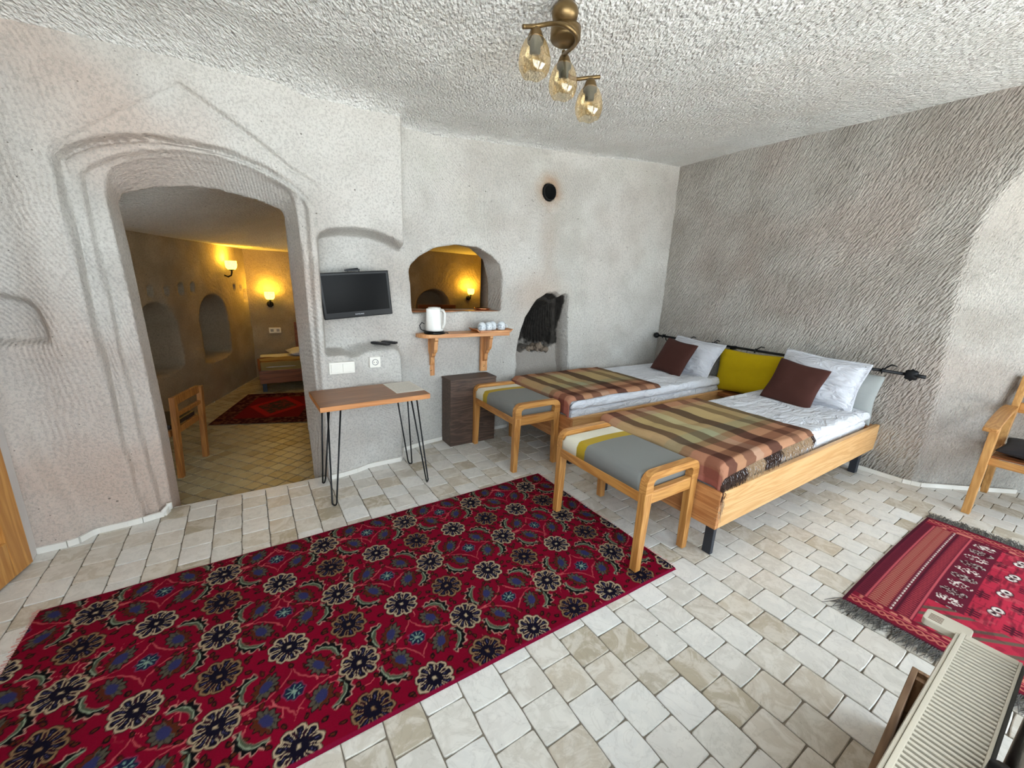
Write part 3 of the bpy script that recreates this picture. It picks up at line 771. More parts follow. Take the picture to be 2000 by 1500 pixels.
def paint_large(X, Y):
    PX, PY = 0.465, 0.43
    wob = 0.004 * fbm2(X * 14, Y * 14, 5, 2) + 0.0035 * fbm2(X * 85, Y * 85, 7, 1); X = X + wob; Y = Y + 0.004 * fbm2(X * 14 + 9, Y * 14, 6, 2) + 0.0035 * fbm2(X * 85 + 5, Y * 85, 9, 1)
    base = np.array(lin((124, 2, 33)))[None, None] * (1 + 0.22 * fbm2(X * 1.2, Y * 5, 12, 3)[..., None])
    col = base.copy()
    cream, navy, olive, brown, pinkc, green, blue, black = (206, 182, 148), (18, 14, 30), (84, 76, 62), (84, 36, 18), (216, 104, 104), (76, 84, 64), (50, 50, 92), (12, 10, 14)
    ids = np.floor((X - 0.47) / PX + 0.5) * 7.13 + np.floor((Y - 1.58) / PY + 0.5) * 3.71
    # vines
    sx, sy = pmod(X - 0.47, PX), pmod(Y - 1.365, PY)
    ast = (np.abs(sx) / 0.150) ** 0.62 + (np.abs(sy) / 0.115) ** 0.62
    rr = np.hypot(sx, sy)
    col = over(col, band((ast - 1) * 0.07, 0.0018) * (rr > 0.048) * 0.6, pinkc)
    col = over(col, band(np.abs(sy) - 0.004, 0.0022) * ((np.abs(sx) > 0.12) & (np.abs(sx) < 0.165)) * 0.8, pinkc)
    # small tendrils everywhere
    t1 = fbm2(X * 17, Y * 17, 21, 2); m0 = fbm2(X * 5.3, Y * 5.3, 25, 1)
    col = over(col, band(t1 - 0.02, 0.03) * sstep(m0, 0.20, 0.34) * 0.7, pinkc)
    # loose brown sprigs
    gx, gy = pmod(X, 0.047), pmod(Y, 0.047)
    hsh = (np.sin(np.floor(X / 0.047 + 0.5) * 12.99 + np.floor(Y / 0.047 + 0.5) * 78.23) * 43758.5) % 1.0
    an = hsh * 37.0; ex = gx * np.cos(an) + gy * np.sin(an); ey = -gx * np.sin(an) + gy * np.cos(an)
    sp = np.hypot(ex / 0.017, ey / 0.0085) - 1
    col = over(col, inside(sp, 0.15) * (hsh > 0.70) * 0.85, black); col = over(col, inside(sp + 0.42, 0.12) * (hsh > 0.70), brown)
    # clear red halo around small centre
    # palmettes and serrated leaves on four diagonals
    for q, (dx, dy) in enumerate(((1, 1), (-1, 1), (-1, -1), (1, -1))):
        cx, cy = 0.088 * dx, 0.070 * dy
        ux, uy = dx / math.sqrt(2), dy / math.sqrt(2)
        if q % 2: tx = 0.25
        else: tx = -0.25
        ux, uy = ux * math.cos(tx) - uy * math.sin(tx), ux * math.sin(tx) + uy * math.cos(tx)
        lx, ly = sx - cx, sy - cy
        a = lx * ux + ly * uy; b = -lx * uy + ly * ux
        th = np.arctan2(b / 1.25, a); r = np.hypot(a * 1.15, b / 1.25)
        edge = 0.040 + 0.006 * np.cos(11 * th)
        col = over(col, inside(r - edge - 0.004), black)
        col = over(col, inside(r - edge + 0.002), olive)
        col = over(col, inside(r - edge + 0.002) * (a > 0.012), brown)
        col = over(col, inside(r - edge + 0.006) * (np.cos(11 * th) < -0.35) * (a < 0.012), (48, 46, 46))
        col = over(col, inside(r - 0.021), blue)
        # leaf: crescent outside
        r2 = np.hypot(a - 0.004, b); th2 = np.arctan2(b, a - 0.004)
        span = inside(np.abs(th2 - 0.25) - 0.95, 0.06)
        jag = 0.013 * np.abs(((th2 * 3.1) % 1.0) - 0.5) * 2
        w = 0.026 * np.cos((th2 - 0.25) / 0.95 * 1.4).clip(0, 1)
        inn = 0.066; out = inn + w + jag
        lm = span * inside(inn - r2) * inside(r2 - out)
        col = over(col, span * inside(inn - r2 - 0.001) * inside(r2 - out - 0.004), (206, 158, 138))
        col = over(col, lm, black)
        col = over(col, span * inside(inn - r2) * inside(r2 - inn - w * 0.50), green)
        col = over(col, span * band(r2 - inn - w * 0.50, 0.0020), (150, 160, 134))
    # small blue flower
    th = np.arctan2(sy, sx)
    e = 0.034 + 0.003 * np.cos(8 * th)
    col = over(col, inside(rr - e - 0.003), (150, 60, 90)); col = over(col, inside(rr - e), (26, 34, 58))
    col = over(col, inside(rr - e + 0.007) * (np.cos(8 * th + 1) > 0.72), (120, 150, 140)); col = over(col, inside(rr - 0.008), (140, 160, 140))
    # rosettes
    for (ox, oy, dim) in ((0, 0, 0.0), (PX / 2, PY / 2, 0.12), (PX / 2, 0, 0.75)):
        rx, ry = pmod(X - 0.47 - ox, PX), pmod(Y - 1.58 - oy, PY)
        r = np.hypot(rx, ry); th = np.arctan2(ry, rx) + ox
        outl = tuple(int(0.95 * c * (1 - dim) + o * dim) for c, o in zip(cream, (128, 92, 56)))
        n = 9
        pet = np.abs(np.cos(n * th / 2))
        e = 0.060 + 0.015 * pet ** 0.6
        # brown leaflets round it
        lf = np.hypot((r - 0.098) / 0.014, np.sin(n * th / 2 + 0.8) * 0.098 / n * 2 / 0.009) - 1
        col = over(col, inside(lf, 0.15), black); col = over(col, inside(lf + 0.45, 0.12), brown)
        col = over(col, inside(r - e - 0.004), black)
        col = over(col, inside(r - e), outl)
        e2 = e - 0.0070
        col = over(col, inside(r - e2), navy)
        gap = np.abs(np.sin(n * th / 2)) 
        side = inside(np.abs(pet - 0.55) - 0.13, 0.05) * (r > 0.030) * inside(r - e2)
        col = over(col, side, outl)
        col = over(col, inside(pet - 0.28, 0.06) * (r > 0.03) * inside(r - e2 + 0.003), (44, 12, 26))
        mid = inside(np.abs(np.sin(n * th / 2)) - 0.10, 0.04) * (r > 0.036) * inside(r - e2 + 0.010)
        col = over(col, mid * 0.55, (96, 92, 140))
        col = over(col, inside(r - 0.024), navy)
        col = over(col, inside(np.maximum(np.abs(rx), np.abs(ry)) - 0.0065), outl)
    return col

def build_rug_large():
    x0, x1, y0, y1 = -0.905, 1.852, 1.095, 2.362
    h = 0.0037
    x = np.arange(x0, x1, h); y = np.arange(y0, y1, h)
    X, Y = np.meshgrid(x, y, indexing='ij')
    col = paint_large(X, Y) * 0.84
    dE = np.minimum(Y - y0, y1 - Y)
    col = over(col, inside(dE - 0.012, 0.002), (120, 12, 44))
    # real outline: near long side bows slightly, selvedges waver
    u = (X - x0) / (x1 - x0); v = (Y - y0) / (y1 - y0)
    Yw = Y + (1 - v) * (0.022 * np.sin(u * PI * 1.1 + 0.3) - 0.01) + 0.004 * fbm2(X * 3, Y * 0.2, 31, 2) - v * 0.012 * (1 - u) * 2
    Xw = X + 0.006 * fbm2(Y * 4, X * 0.1, 33, 2)
    Z = 0.010 + 0.0025 * fbm2(X * 4, Y * 4, 35, 2)
    eg = np.minimum(np.minimum(X - x0, x1 - X), dE)
    Z = np.where(eg < 0.004, 0.002, Z)
    V = np.stack([Xw, Yw, Z], -1).reshape(-1, 3)
    o = npmesh('large_rug', V, grid_quads(len(x), len(y)), vcol('rug_pile', 0.95, 260, 0.5), col=col.reshape(-1, 3))
    tag(o, 'long crimson rug with rows of black and cream flowers beside the stools', 'rug')
    bm = bmesh.new()
    for yy in np.arange(y0 + 0.01, y1 - 0.01, 0.011):
        for xe, s in ((x1, 1), (x0, -1)):
            L = random.uniform(0.008, 0.022)
            a = Vector((xe - s * 0.006, yy, 0.006)); b = a + Vector((s * (L + 0.006), random.uniform(-.008, .008), -0.003))
            tube(bm, [a, b], 0.0016, 4)
    tag(bobj('fringe', bm, plain('rug_fringe_pink', (205, 150, 140), 0.9), o), kind='stuff')
build_rug_large()

def build_rug_small():
    x0, x1, y0, y1 = 2.40, 3.925, -0.78, 0.505
    h = 0.0042
    x = np.arange(x0, x1, h); y = np.arange(y0, y1, h)
    X, Y = np.meshgrid(x, y, indexing='ij')
    d = np.minimum(y1 - Y, Y - y0); e = np.minimum(X - x0, x1 - X)
    mar, dk, red, pk, cr, wht, bk = (102, 30, 46), (72, 22, 36), (178, 44, 66), (188, 84, 92), (172, 122, 106), (226, 214, 206), (40, 20, 28)
    col = np.ones(X.shape + (3,)) * np.array(lin(red))
    col = col * (1 + 0.25 * fbm2(X * 3, Y * 9, 61, 3)[..., None])
    # field: grid of medallions
    px, py = 0.235, 0.132
    fx, fy = pmod(X - 2.98, px), pmod(Y - 0.05, py)
    def boxm(ax, ay, w, hh): return inside(np.maximum(np.abs(ax) - w, np.abs(ay) - hh), 0.003)
    for sgn in (-1, 1):
        ax = fx - sgn * 0.022; ay = fy + sgn * 0.004
        o_ = np.hypot(ax / 0.027, ay / 0.020)
        col = over(col, inside(o_ - 1.3, 0.1), dk); col = over(col, inside(o_ - 1.0, 0.1), wht); col = over(col, inside(o_ - 0.45, 0.12), bk)
    gx, gy = pmod(X - 2.98 - px / 2, px), pmod(Y - 0.05 - py / 2, py)
    for k in (-1, 0, 1):
        col = over(col, boxm(gx - k * 0.022, gy, 0.007, 0.030), dk)
    col = over(col, boxm(gx, gy, 0.045, 0.005), dk)
    col = over(col, band(pmod(Y - 0.05, py) * 0 + pmod(X - 2.98, px), 0.0025) * 0.8, mar)
    col = over(col, boxm(gx, pmod(Y - 0.05, py), 0.05, 0.004) * 0.8, mar)
    tint = fbm2(X * 26, Y * 26, 64, 2)
    col = over(col, sstep(tint, 0.25, 0.4) * 0.45, pk)
    col = over(col, sstep(fbm2(X * 14, Y * 90, 68, 2), 0.12, 0.3) * 0.5, dk)
    # dark square blocks row
    blk = (d > 0.245) & (d < 0.37)
    col = over(col, blk * 1.0, (96, 26, 44))
    bx = pmod(X - 2.78, 0.105); bid = np.floor((X - 2.78) / 0.105 + 0.5) % 2
    br = np.hypot(bx / 0.036, (d - 0.307) / 0.052)
    spk = sstep(fbm2(X * 110, Y * 150, 66, 1), 0.08, 0.3)
    col = np.where((blk & (br < 1))[..., None], over(col, spk * 0.9, wht) * (0.55 + 0.45 * bid[..., None]), col)
    # end panel with rhomb
    en = (e < 0.40) & (e > 0.13) & (X < 3.1) & (d > 0.245)
    col = np.where(en[..., None], np.ones_like(col) * np.array(lin(red)), col)
    zz = np.abs(pmod(X + Y * 1.1, 0.19))
    col = np.where(en[..., None], over(col, band(zz - 0.06, 0.016), (98, 84, 72)), col)
    q = np.maximum(np.abs(X - 2.60), np.abs(Y - 0.16) * 0.9)
    col = over(col, inside(q - 0.055), cr); col = over(col, inside(q - 0.047), mar)
    col = np.where((q < 0.047)[..., None], over(col, sstep(fbm2(X * 55, Y * 55, 70, 1), 0.0, 0.2), cr), col)
    col = np.where(en[..., None], over(col, sstep(tint, 0.1, 0.3) * 0.35, dk), col)
    # borders along the long sides
    def strip(a, b, c): return lambda: ((d >= a) & (d < b))
    B = (d < 0.245)
    col = np.where(B[..., None], np.array(lin(mar)), col)
    col = np.where((d < 0.018)[..., None], np.array(lin(dk)), col)
    zig = np.abs(pmod(X, 0.020) / 0.010) 
    s1 = (d > 0.024) & (d < 0.060); col = np.where(s1[..., None], over(col, band(zig - (d - 0.024) / 0.036, 0.22, 0.1), dk), col)
    col = over(col, band(d - 0.066, 0.004), pk)
    s2 = (d > 0.075) & (d < 0.150); w2 = np.abs(pmod(X + 0.004 * np.sin(d * 120), 0.021) / 0.0105)
    c2 = over(np.ones_like(col) * np.array(lin((140, 44, 48))), band(w2 - np.abs((d - 0.112) / 0.04), 0.20, 0.12), cr)
    col = np.where(s2[..., None], c2, col)
    col = over(col, band(d - 0.163, 0.003) * ((X % 0.032) < 0.022), wht)
    col = over(col, band(d - 0.178, 0.004), dk)
    s3 = (d > 0.188) & (d < 0.228); col = np.where(s3[..., None], over(col, band(zig - (d - 0.188) / 0.04, 0.25, 0.1), (160, 60, 68)), col)
    col = over(col, band(d - 0.237, 0.004), pk)
    # end borders
    Bx = (e < 0.13) & (d > 0.02)
    col = np.where(Bx[..., None], np.array(lin((116, 22, 42))), col)
    zy = np.abs(pmod(Y, 0.034) / 0.017)
    col = np.where((Bx & (e > 0.035) & (e < 0.075))[..., None], over(col, band(zy - np.abs((e - 0.055) / 0.02), 0.3, 0.1), (190, 110, 96)), col)
    col = over(col, band(e - 0.086, 0.004) * (d > .02), pk)
    col = np.where((Bx & (e > 0.094) & (e < 0.122))[..., None], over(col, sstep(fbm2(X * 40, Y * 40, 77, 1), 0.0, 0.25), (196, 120, 104)), col)
    col = np.where((e < 0.016)[..., None], np.array(lin(dk)), col)
    v = (Y - y0) / (y1 - y0)
    Xw = X + 0.012 * np.sin((y1 - Y) * 4.0) * 1.0
    Yw = Y + 0.008 * np.sin((X - x0) * 2.2)
    Z = 0.0075 + 0.002 * fbm2(X * 5, Y * 5, 79, 2)
    V = np.stack([Xw, Yw, Z], -1).reshape(-1, 3)
    o = npmesh('small_rug', V, grid_quads(len(x), len(y)), vcol('rug_pile_fine', 0.9, 330, 0.35), col=col.reshape(-1, 3))
    tag(o, 'small red woven rug with white motifs and dark fringes on the right', 'rug')
    bm = bmesh.new(); rr = random.Random(5)
    for xe, s in ((x0, -1), (x1, 1)):
        for k in range(420):
            yy = y0 + (y1 - y0) * k / 419 + rr.uniform(-.004, .004)
            xo = xe + 0.012 * math.sin((y1 - yy) * 4)
            L = rr.uniform(0.06, 0.125); sl = rr.uniform(-0.03, 0.05)
            p = [(xo - s * 0.01, yy, 0.006), (xo + s * L * 0.4, yy + sl * 0.35, rr.uniform(0.006, 0.016)), (xo + s * L, yy + sl, rr.uniform(0.003, 0.010))]
            tube(bm, p, 0.0016, 4, radii=[0.0019, 0.0018, 0.0009])
    tag(bobj('fringe', bm, plain('rug_fringe_dark', (92, 88, 84), 0.95, var=0.4, scale=80), o), kind='stuff')
build_rug_small()

# ------------------------------------------------------------------ beds
M_PINE = wood('pine', (224, 180, 124), (202, 150, 92), 'X', ring=7, stretch=0.07)
M_PINEY = wood('pine_cross', (204, 146, 92), (172, 110, 62), 'Y', ring=7, stretch=0.07)
M_IRON = plain('black_iron', (26, 27, 30), 0.45, 0.6, bump=0.2, scale=30)
M_DARKLEG = plain('dark_steel', (52, 56, 64), 0.5, 0.3)
M_SHEET = fabric('white_sheet', (224, 226, 232), 0.85, 500, 0.02, 0.1, crease=1.0)
M_PILLOW = fabric('white_pillow_cotton', (212, 214, 221), 0.85, 500, 0.02, 0.1, crease=0.9)
M_BROWN = fabric('brown_cushion_cloth', (72, 42, 36), 0.8, 600, 0.08, 0.2)
M_YELLOW = fabric('mustard_cushion_cloth', (188, 160, 8), 0.85, 350, 0.07, 0.3, crease=0.15)
M_GREYC = fabric('grey_cushion_cloth', (164, 168, 166), 0.9, 350, 0.06, 0.3, crease=0.15)

def bed(label, x0, x1, y0, y1):
    b = empty('bed_frame', ((x0 + x1) / 2, (y0 + y1) / 2, 0), 0, label, 'bed', 'single pine beds')
    cx, cy = (x0 + x1) / 2, (y0 + y1) / 2; lx, ly = (x1 - x0) / 2, (y1 - y0) / 2
    for s in (-1, 1):
        box_obj('side_board', -lx, lx, s * ly - (0.032 if s > 0 else 0), s * ly + (0 if s > 0 else 0.032), 0.205, 0.43, M_PINE, b, 0.004)
        bm = bmesh.new(); box(bm, -lx + 0.033, -lx + 0.063, s * (ly - 0.033), s * (ly - 0.085), 0.0, 0.206); bobj('leg', bm, M_DARKLEG, b, bevel=0.003)
        bm = bmesh.new(); box(bm, lx - 0.20, lx - 0.14, s * (ly - 0.033), s * (ly - 0.085), 0.0, 0.206); bobj('leg', bm, M_DARKLEG, b, bevel=0.003)
    box_obj('foot_board', -lx - 0.03, -lx, -ly, ly, 0.205, 0.43, M_PINEY, b, 0.004)
    box_obj('slat_base', -lx, lx - 0.01, -ly + 0.033, ly - 0.033, 0.30, 0.35, M_PINEY, b, 0.003)
    box_obj('head_ledge', lx - 0.13, lx - 0.004, -ly + 0.033, ly - 0.033, 0.352, 0.42, M_PINEY, b, 0.003)
    return b
BN = (2.10, 4.535, 1.02, 1.985)
BF = (2.165, 4.535, 2.345, 3.36)
bed('nearer pine bed frame with long pale side board facing the open floor', *BN)
bed('farther pine bed frame standing against the hearth wall', *BF)
lb = empty('bridge_shelf', (4.36, 2.165, 0), 0, 'narrow brown wooden ledge between the two beds under the yellow cushion', 'ledge')
box_obj('top_board', -0.10, 0.17, -0.175, 0.175, 0.385, 0.425, wood('ledge_wood', (150, 92, 48), (112, 64, 32), 'Y'), lb, 0.004)
for s in (-1, 1): box_obj('leg', 0.05, 0.09, s * 0.15 - 0.02, s * 0.15 + 0.02, 0, 0.386, M_DARKLEG, lb, 0.003)

def mattress(label, x0, x1, y0, y1, z0, z1, seed):
    nx, ny = 150, 70
    # closed rounded slab with soft duvet top made of a top and a bottom sheet
    u = np.linspace(-1, 1, nx); v = np.linspace(-1, 1, ny)
    U, V_ = np.meshgrid(u, v, indexing='ij')
    m = empty('mattress', ((x0 + x1) / 2, (y0 + y1) / 2, z0), 0, label, 'mattress', 'white made-up mattresses')
    lx, ly = (x1 - x0) / 2, (y1 - y0) / 2
    def slab(name, za, zb, gx, gy, amp, sd, mat, rz=0.035):
        n = 16
        rings = []
        P = []
        aU = np.sign(U) * np.abs(U) ** 0.9; aV = np.sign(V_) * np.abs(V_) ** 0.9
        X = aU * (lx + gx); Y = aV * (ly + gy)
        ed = np.minimum((lx + gx) - np.abs(X), (ly + gy) - np.abs(Y))
        rnd = np.where(ed < rz, rz - np.sqrt(np.maximum(rz * rz - (rz - ed) ** 2, 0)), 0)
        wr = amp * (fbm2(X * 3.5 + 4, Y * 5 + sd, sd, 3) + 0.5 * fbm2(X * 2 + Y * 8, Y * 3 - X * 2, sd + 4, 2))
        Zt = zb - rnd + wr * np.clip(ed / 0.08, 0, 1) 
        Zb = za + rnd * 0.5
        side = 0.006 * fbm2(X * 7, Y * 7, sd + 9, 2)
        Xt = X + side * np.sign(X); Yt = Y + side * np.sign(Y)
        top = np.stack([Xt, Yt, Zt], -1).reshape(-1, 3); bot = np.stack([X, Y, Zb], -1).reshape(-1, 3)
        q1 = grid_quads(nx, ny); q2 = grid_quads(nx, ny, True) + nx * ny
        idx = np.arange(nx * ny).reshape(nx, ny)
        bd = np.concatenate([idx[:, 0], idx[-1, 1:], idx[-2::-1, -1], idx[0, -2:0:-1]])
        nb = np.roll(bd, -1)
        q3 = np.stack([bd, bd + nx * ny, nb + nx * ny, nb], 1)
        return npmesh(name, np.concatenate([top, bot]), np.concatenate([q1, q2, q3]), mat, m)
    slab('mattress_core', 0.0, (z1 - z0) * 0.62, -0.012, -0.012, 0.0, seed, M_SHEET, 0.03)
    slab('duvet', (z1 - z0) * 0.58, z1 - z0, 0.004, 0.006, 0.014, seed + 1, M_SHEET, 0.045)
    return m
mattress('white duvet-covered mattress on the nearer bed', 2.12, 4.40, 1.075, 1.94, 0.352, 0.555, 100)
mattress('white duvet-covered mattress on the farther bed', 2.185, 4.385, 2.39, 3.32, 0.352, 0.565, 120)

# plaid throws
def plaid_color(S, W):
    """S metres from the head-end edge, W 0..1 across the bed from the far edge"""
    wef = [(0.0, (96, 78, 58)), (0.075, (186, 160, 116)), (0.19, (122, 100, 72)), (0.29, (204, 178, 128)), (0.47, (74, 56, 44)), (0.60, (182, 152, 110)), (0.70, (196, 190, 152)), (0.79, (112, 90, 66)),
           (0.90, (190, 166, 116)), (1.0, (84, 62, 48)), (1.09, (186, 150, 112)), (1.17, (170, 116, 96)), (1.23, (190, 128, 112))]
    war = [(0.0, (164, 92, 78)), (0.09, (186, 136, 112)), (0.16, (188, 164, 116)), (0.45, (176, 154, 112)), (0.56, (140, 144, 120)), (0.68, (112, 80, 62)), (0.745, (174, 98, 84)), (0.84, (90, 40, 34)), (0.92, (176, 100, 88))]
    def look(t, tab):
        out = np.zeros(t.shape + (3,))
        for p, c in tab: out[t >= p] = lin(c)
        return out
    a = look(S, wef); b = look(W, war)
    return np.clip(a, 1e-4, 1) ** 0.62 * np.clip(b, 1e-4, 1) ** 0.38 * 0.92
M_PLAID = vcol('plaid_wool', 0.95, 420, 0.3, sheen=0.0)
def throw(label, xh, xf, yfar, ynear, ztop, hang_f, hang_n, seed, taper):
    ns, nw = 170, 120
    Ls = (xh - xf) + hang_f; Lw = (yfar - ynear) + hang_n
    s = np.linspace(0, Ls, ns); w = np.linspace(0, Lw, nw)
    S, W = np.meshgrid(s, w, indexing='ij')
    r = 0.03
    def fold(t, L):  # distance along cloth -> (horizontal, drop)
        over_ = np.clip(t - (L - r), 0, None)
        ang = np.clip(over_ / r, 0, PI / 2)
        return np.where(over_ > 0, (L - r) + r * np.sin(ang), t), np.where(over_ > 0, r * (1 - np.cos(ang)) + np.clip(over_ - r * PI / 2, 0, None), 0)
    W = W * (1 + taper * (S / Ls) ** 1.5)
    hx, dx = fold(S, xh - xf); hy, dy = fold(W, yfar - ynear)
    wav = 0.010 * fbm2(S * 3 + seed, W * 6, seed, 3) + 0.008 * np.sin(W * 9 + S * 2.0 + seed) * sstep(S, 0, 0.25)
    ske = 0.03 * np.sin(S * 2.3 + seed) * (1 - W / Lw)
    X = xh - hx + 0.012 * fbm2(W * 4, S * 0.6, seed + 3, 2); Y = yfar - hy + ske * 0.3 - (dx > 0) * 0.0
    Z = ztop - dx - dy + np.abs(wav) * 0.9 + 0.004
    Y = Y - (dy > 0.02) * 0.012 - 0.01 * (dx > .02) * (W / Lw > .9)
    X = X - (dx > 0.02) * (0.010 + 0.006 * np.sin(W * 14 + seed))
    V = np.stack([X, Y, Z], -1)
    col = plaid_color(S, W / Lw / (1 + taper * (S / Ls) ** 1.5))
    o = npmesh('plaid_throw', V.reshape(-1, 3), grid_quads(ns, nw), M_PLAID, col=col.reshape(-1, 3))
    md = o.modifiers.new('thick', 'SOLIDIFY'); md.thickness = 0.006; md.offset = 1
    tag(o, label, 'blanket', 'plaid wool throws')
    return o, V, col
thN, VN, CN = throw('plaid brown, tan and rose throw with frayed fringe on the nearer bed', 3.235, 2.098, 1.965, 1.062, 0.572, 0.125, 0.012, 11, 0.075)
thF, VF, CF = throw('plaid brown, tan and rose throw on the farther bed', 3.32, 2.163, 3.26, 2.40, 0.582, 0.135, 0.012, 14, 0)
def fringe(parent, V, col, along_last=True, L=(0.05, 0.10), every=1, n=3):
    bm = bmesh.new(); rr = random.Random(9); strands = {0: bmesh.new(), 1: bmesh.new()}
    E = V[:, -1, :]
    for i in range(0, len(E)):
        for k in range(n):
            t = min(i + rr.random(), len(E) - 1.001); a = int(t); p = E[a] * (1 - (t - a)) + E[a + 1] * (t - a)
            ln = rr.uniform(*L)
            band_ = 0 if i > 158 else (1 if i < 6 or 62 < i < 92 or i > 118 else 0)
            q = Vector(p); sx = rr.uniform(-.03, .03)
            pts = [q + Vector((0, 0.005, 0.003)), q + Vector((sx * 0.5, -0.012 - rr.random() * 0.014, -ln * 0.45)), q + Vector((sx, -0.010 - rr.random() * 0.02, -ln))]
            tube(strands[band_], pts, 0.0014, 4, radii=[0.0017, 0.0016, 0.0009])
    tag(bobj('fringe', strands[0], plain('fringe_tan', (186, 158, 126), 0.95, var=0.2, scale=60), parent), kind='stuff')
    tag(bobj('fringe', strands[1], plain('fringe_dark_brown', (72, 50, 40), 0.95, var=0.3, scale=60), parent), kind='stuff')
fringe(thN, VN, CN)

def pillow(name, w, h, t, mtx, mat, label, cat, group=None, seed=0, flange=0.0, wr=0.012, n=44):
    """stuffed cushion: width x, height y (local), thickness z"""
    u = np.linspace(-1, 1, n); U, V_ = np.meshgrid(u, u, indexing='ij')
    pin = 0.06
    X = U * w / 2 * (1 - pin * (1 - np.abs(V_)) * 0 - pin * np.cos(V_ * PI / 2) ** 2 * np.abs(U) ** 3)
    Y = V_ * h / 2 * (1 - pin * np.cos(U * PI / 2) ** 2 * np.abs(V_) ** 3)
    fu = np.clip(1 - (np.abs(U) / (1 - flange)) ** 2.6, 0, 1); fv = np.clip(1 - (np.abs(V_) / (1 - flange)) ** 2.6, 0, 1)
    prof = (fu * fv) ** 0.5
    wrk = wr * fbm2(U * 2.2 + seed, V_ * 2.2, seed, 3) * prof ** 0.5
    Zt = t / 2 * prof + wrk; Zb = -t / 2 * prof + wrk * 0.3
    sag = 0.0
    top = np.stack([X, Y, Zt + 0.002], -1).reshape(-1, 3); bot = np.stack([X, Y, Zb - 0.002], -1).reshape(-1, 3)
    idx = np.arange(n * n).reshape(n, n)
    bd = np.concatenate([idx[:, 0], idx[-1, 1:], idx[-2::-1, -1], idx[0, -2:0:-1]]); nb = np.roll(bd, -1)
    q = np.concatenate([grid_quads(n, n), grid_quads(n, n, True) + n * n, np.stack([bd, bd + n * n, nb + n * n, nb], 1)])
    V = np.concatenate([top, bot])
    o = npmesh(name, V, q, mat)
    o.matrix_world = mtx
    return tag(o, label, cat, group)
def lean(cx, cy, zb, h, tilt, yaw=0.0, roll=0.0):
    """cushion standing on its long edge, leaning back towards +X by tilt (from vertical)"""
    # local x -> -Y (to the right seen from the room), local y -> up, local z -> towards -X
    M0 = Matrix(((0, 0, -1, 0), (-1, 0, 0, 0), (0, 1, 0, 0), (0, 0, 0, 1)))
    return T(cx, cy, zb) @ R(yaw, 'Z') @ R(tilt, 'Y') @ T(0, 0, h / 2) @ R(roll, 'X') @ M0
pillow('pillow', 0.66, 0.47, 0.16, lean(4.17, 1.46, 0.545, 0.47, 0.42, 0.06, 0.06), M_PILLOW, 'white pillow leaning behind the brown cushion on the nearer bed', 'pillow', 'white bed pillows', 3, flange=0.10)
pillow('pillow', 0.66, 0.46, 0.16, lean(4.17, 2.75, 0.550, 0.46, 0.56, -0.05, 0.05), M_PILLOW, 'white pillow leaning behind the brown cushion on the farther bed', 'pillow', 'white bed pillows', 8, flange=0.10)
pillow('throw_cushion', 0.405, 0.405, 0.10, lean(3.98, 1.55, 0.54, 0.405, 0.50, 0.10, 0.14), M_BROWN, 'square brown cushion on the nearer bed', 'cushion', 'brown cushions', 5, wr=0.006)
pillow('throw_cushion', 0.42, 0.42, 0.10, lean(3.98, 2.83, 0.555, 0.42, 0.52, -0.04, 0.10), M_BROWN, 'square brown cushion on the farther bed', 'cushion', 'brown cushions', 9, wr=0.006)
pillow('back_cushion', 0.66, 0.46, 0.15, lean(4.385, 2.14, 0.43, 0.46, 0.08, 0.0, -0.01), M_YELLOW, 'mustard yellow back cushion between the two beds', 'cushion', None, 12, wr=0.008)
pillow('back_cushion', 0.60, 0.44, 0.13, lean(4.43, 1.36, 0.43, 0.44, 0.05, 0.0, 0.03), M_GREYC, 'pale grey back cushion behind the white pillow on the nearer bed', 'cushion', None, 15, wr=0.008)

# iron rod above the bed heads
rod = empty('iron_rod', (4.455, 2.1, 0.905), 0, 'black wrought iron rod with round finials and ties along the bed wall', 'rod')
bm = bmesh.new(); tube(bm, [(0, 1.27, 0.004), (0, -1.27, 0.004)], 0.0125, 10); bobj('bar', bm, M_IRON, rod, True)
def finial(y, s):
    bm = bmesh.new()
    n = 10
    prof = [(0.0, 0.018), (0.030, 0.016), (0.046, 0.006), (0.046, -0.006), (0.030, -0.016), (0, -0.018)]
    lathe(bm, prof, 20, T(0, y, 0.004) @ R(0.25, 'Z') @ R(PI / 2, 'Y'))
    for v in bm.verts:
        d = Vector((0, v.co.y - y, v.co.z - 0.004)); a = math.atan2(d.z, d.y)
        if d.length > 0.035: v.co += d.normalized() * 0.006 * math.cos(8 * a)
    tube(bm, [(0, y - s * 0.03, 0.004), (0, y + s * 0.085, 0.004)], 0.015, 8)
    bobj('finial', bm, M_IRON, rod, True)
finial(-1.20, -1); 
bm = bmesh.new(); lathe(bm, [(0, 0.035), (0.02, 0.03), (0.034, 0.012), (0.036, -0.006), (0.028, -0.026), (0.012, -0.034), (0, -0.036)], 16, T(0, 1.275, 0.004) @ R(PI / 2, 'X'))
bobj('finial', bm, M_IRON, rod, True)
for yy in (0.95, 0.28, -0.85):
    box_obj('bracket', -0.008, 0.085, yy - 0.012, yy + 0.012, -0.03, 0.012, M_IRON, rod, 0.003)
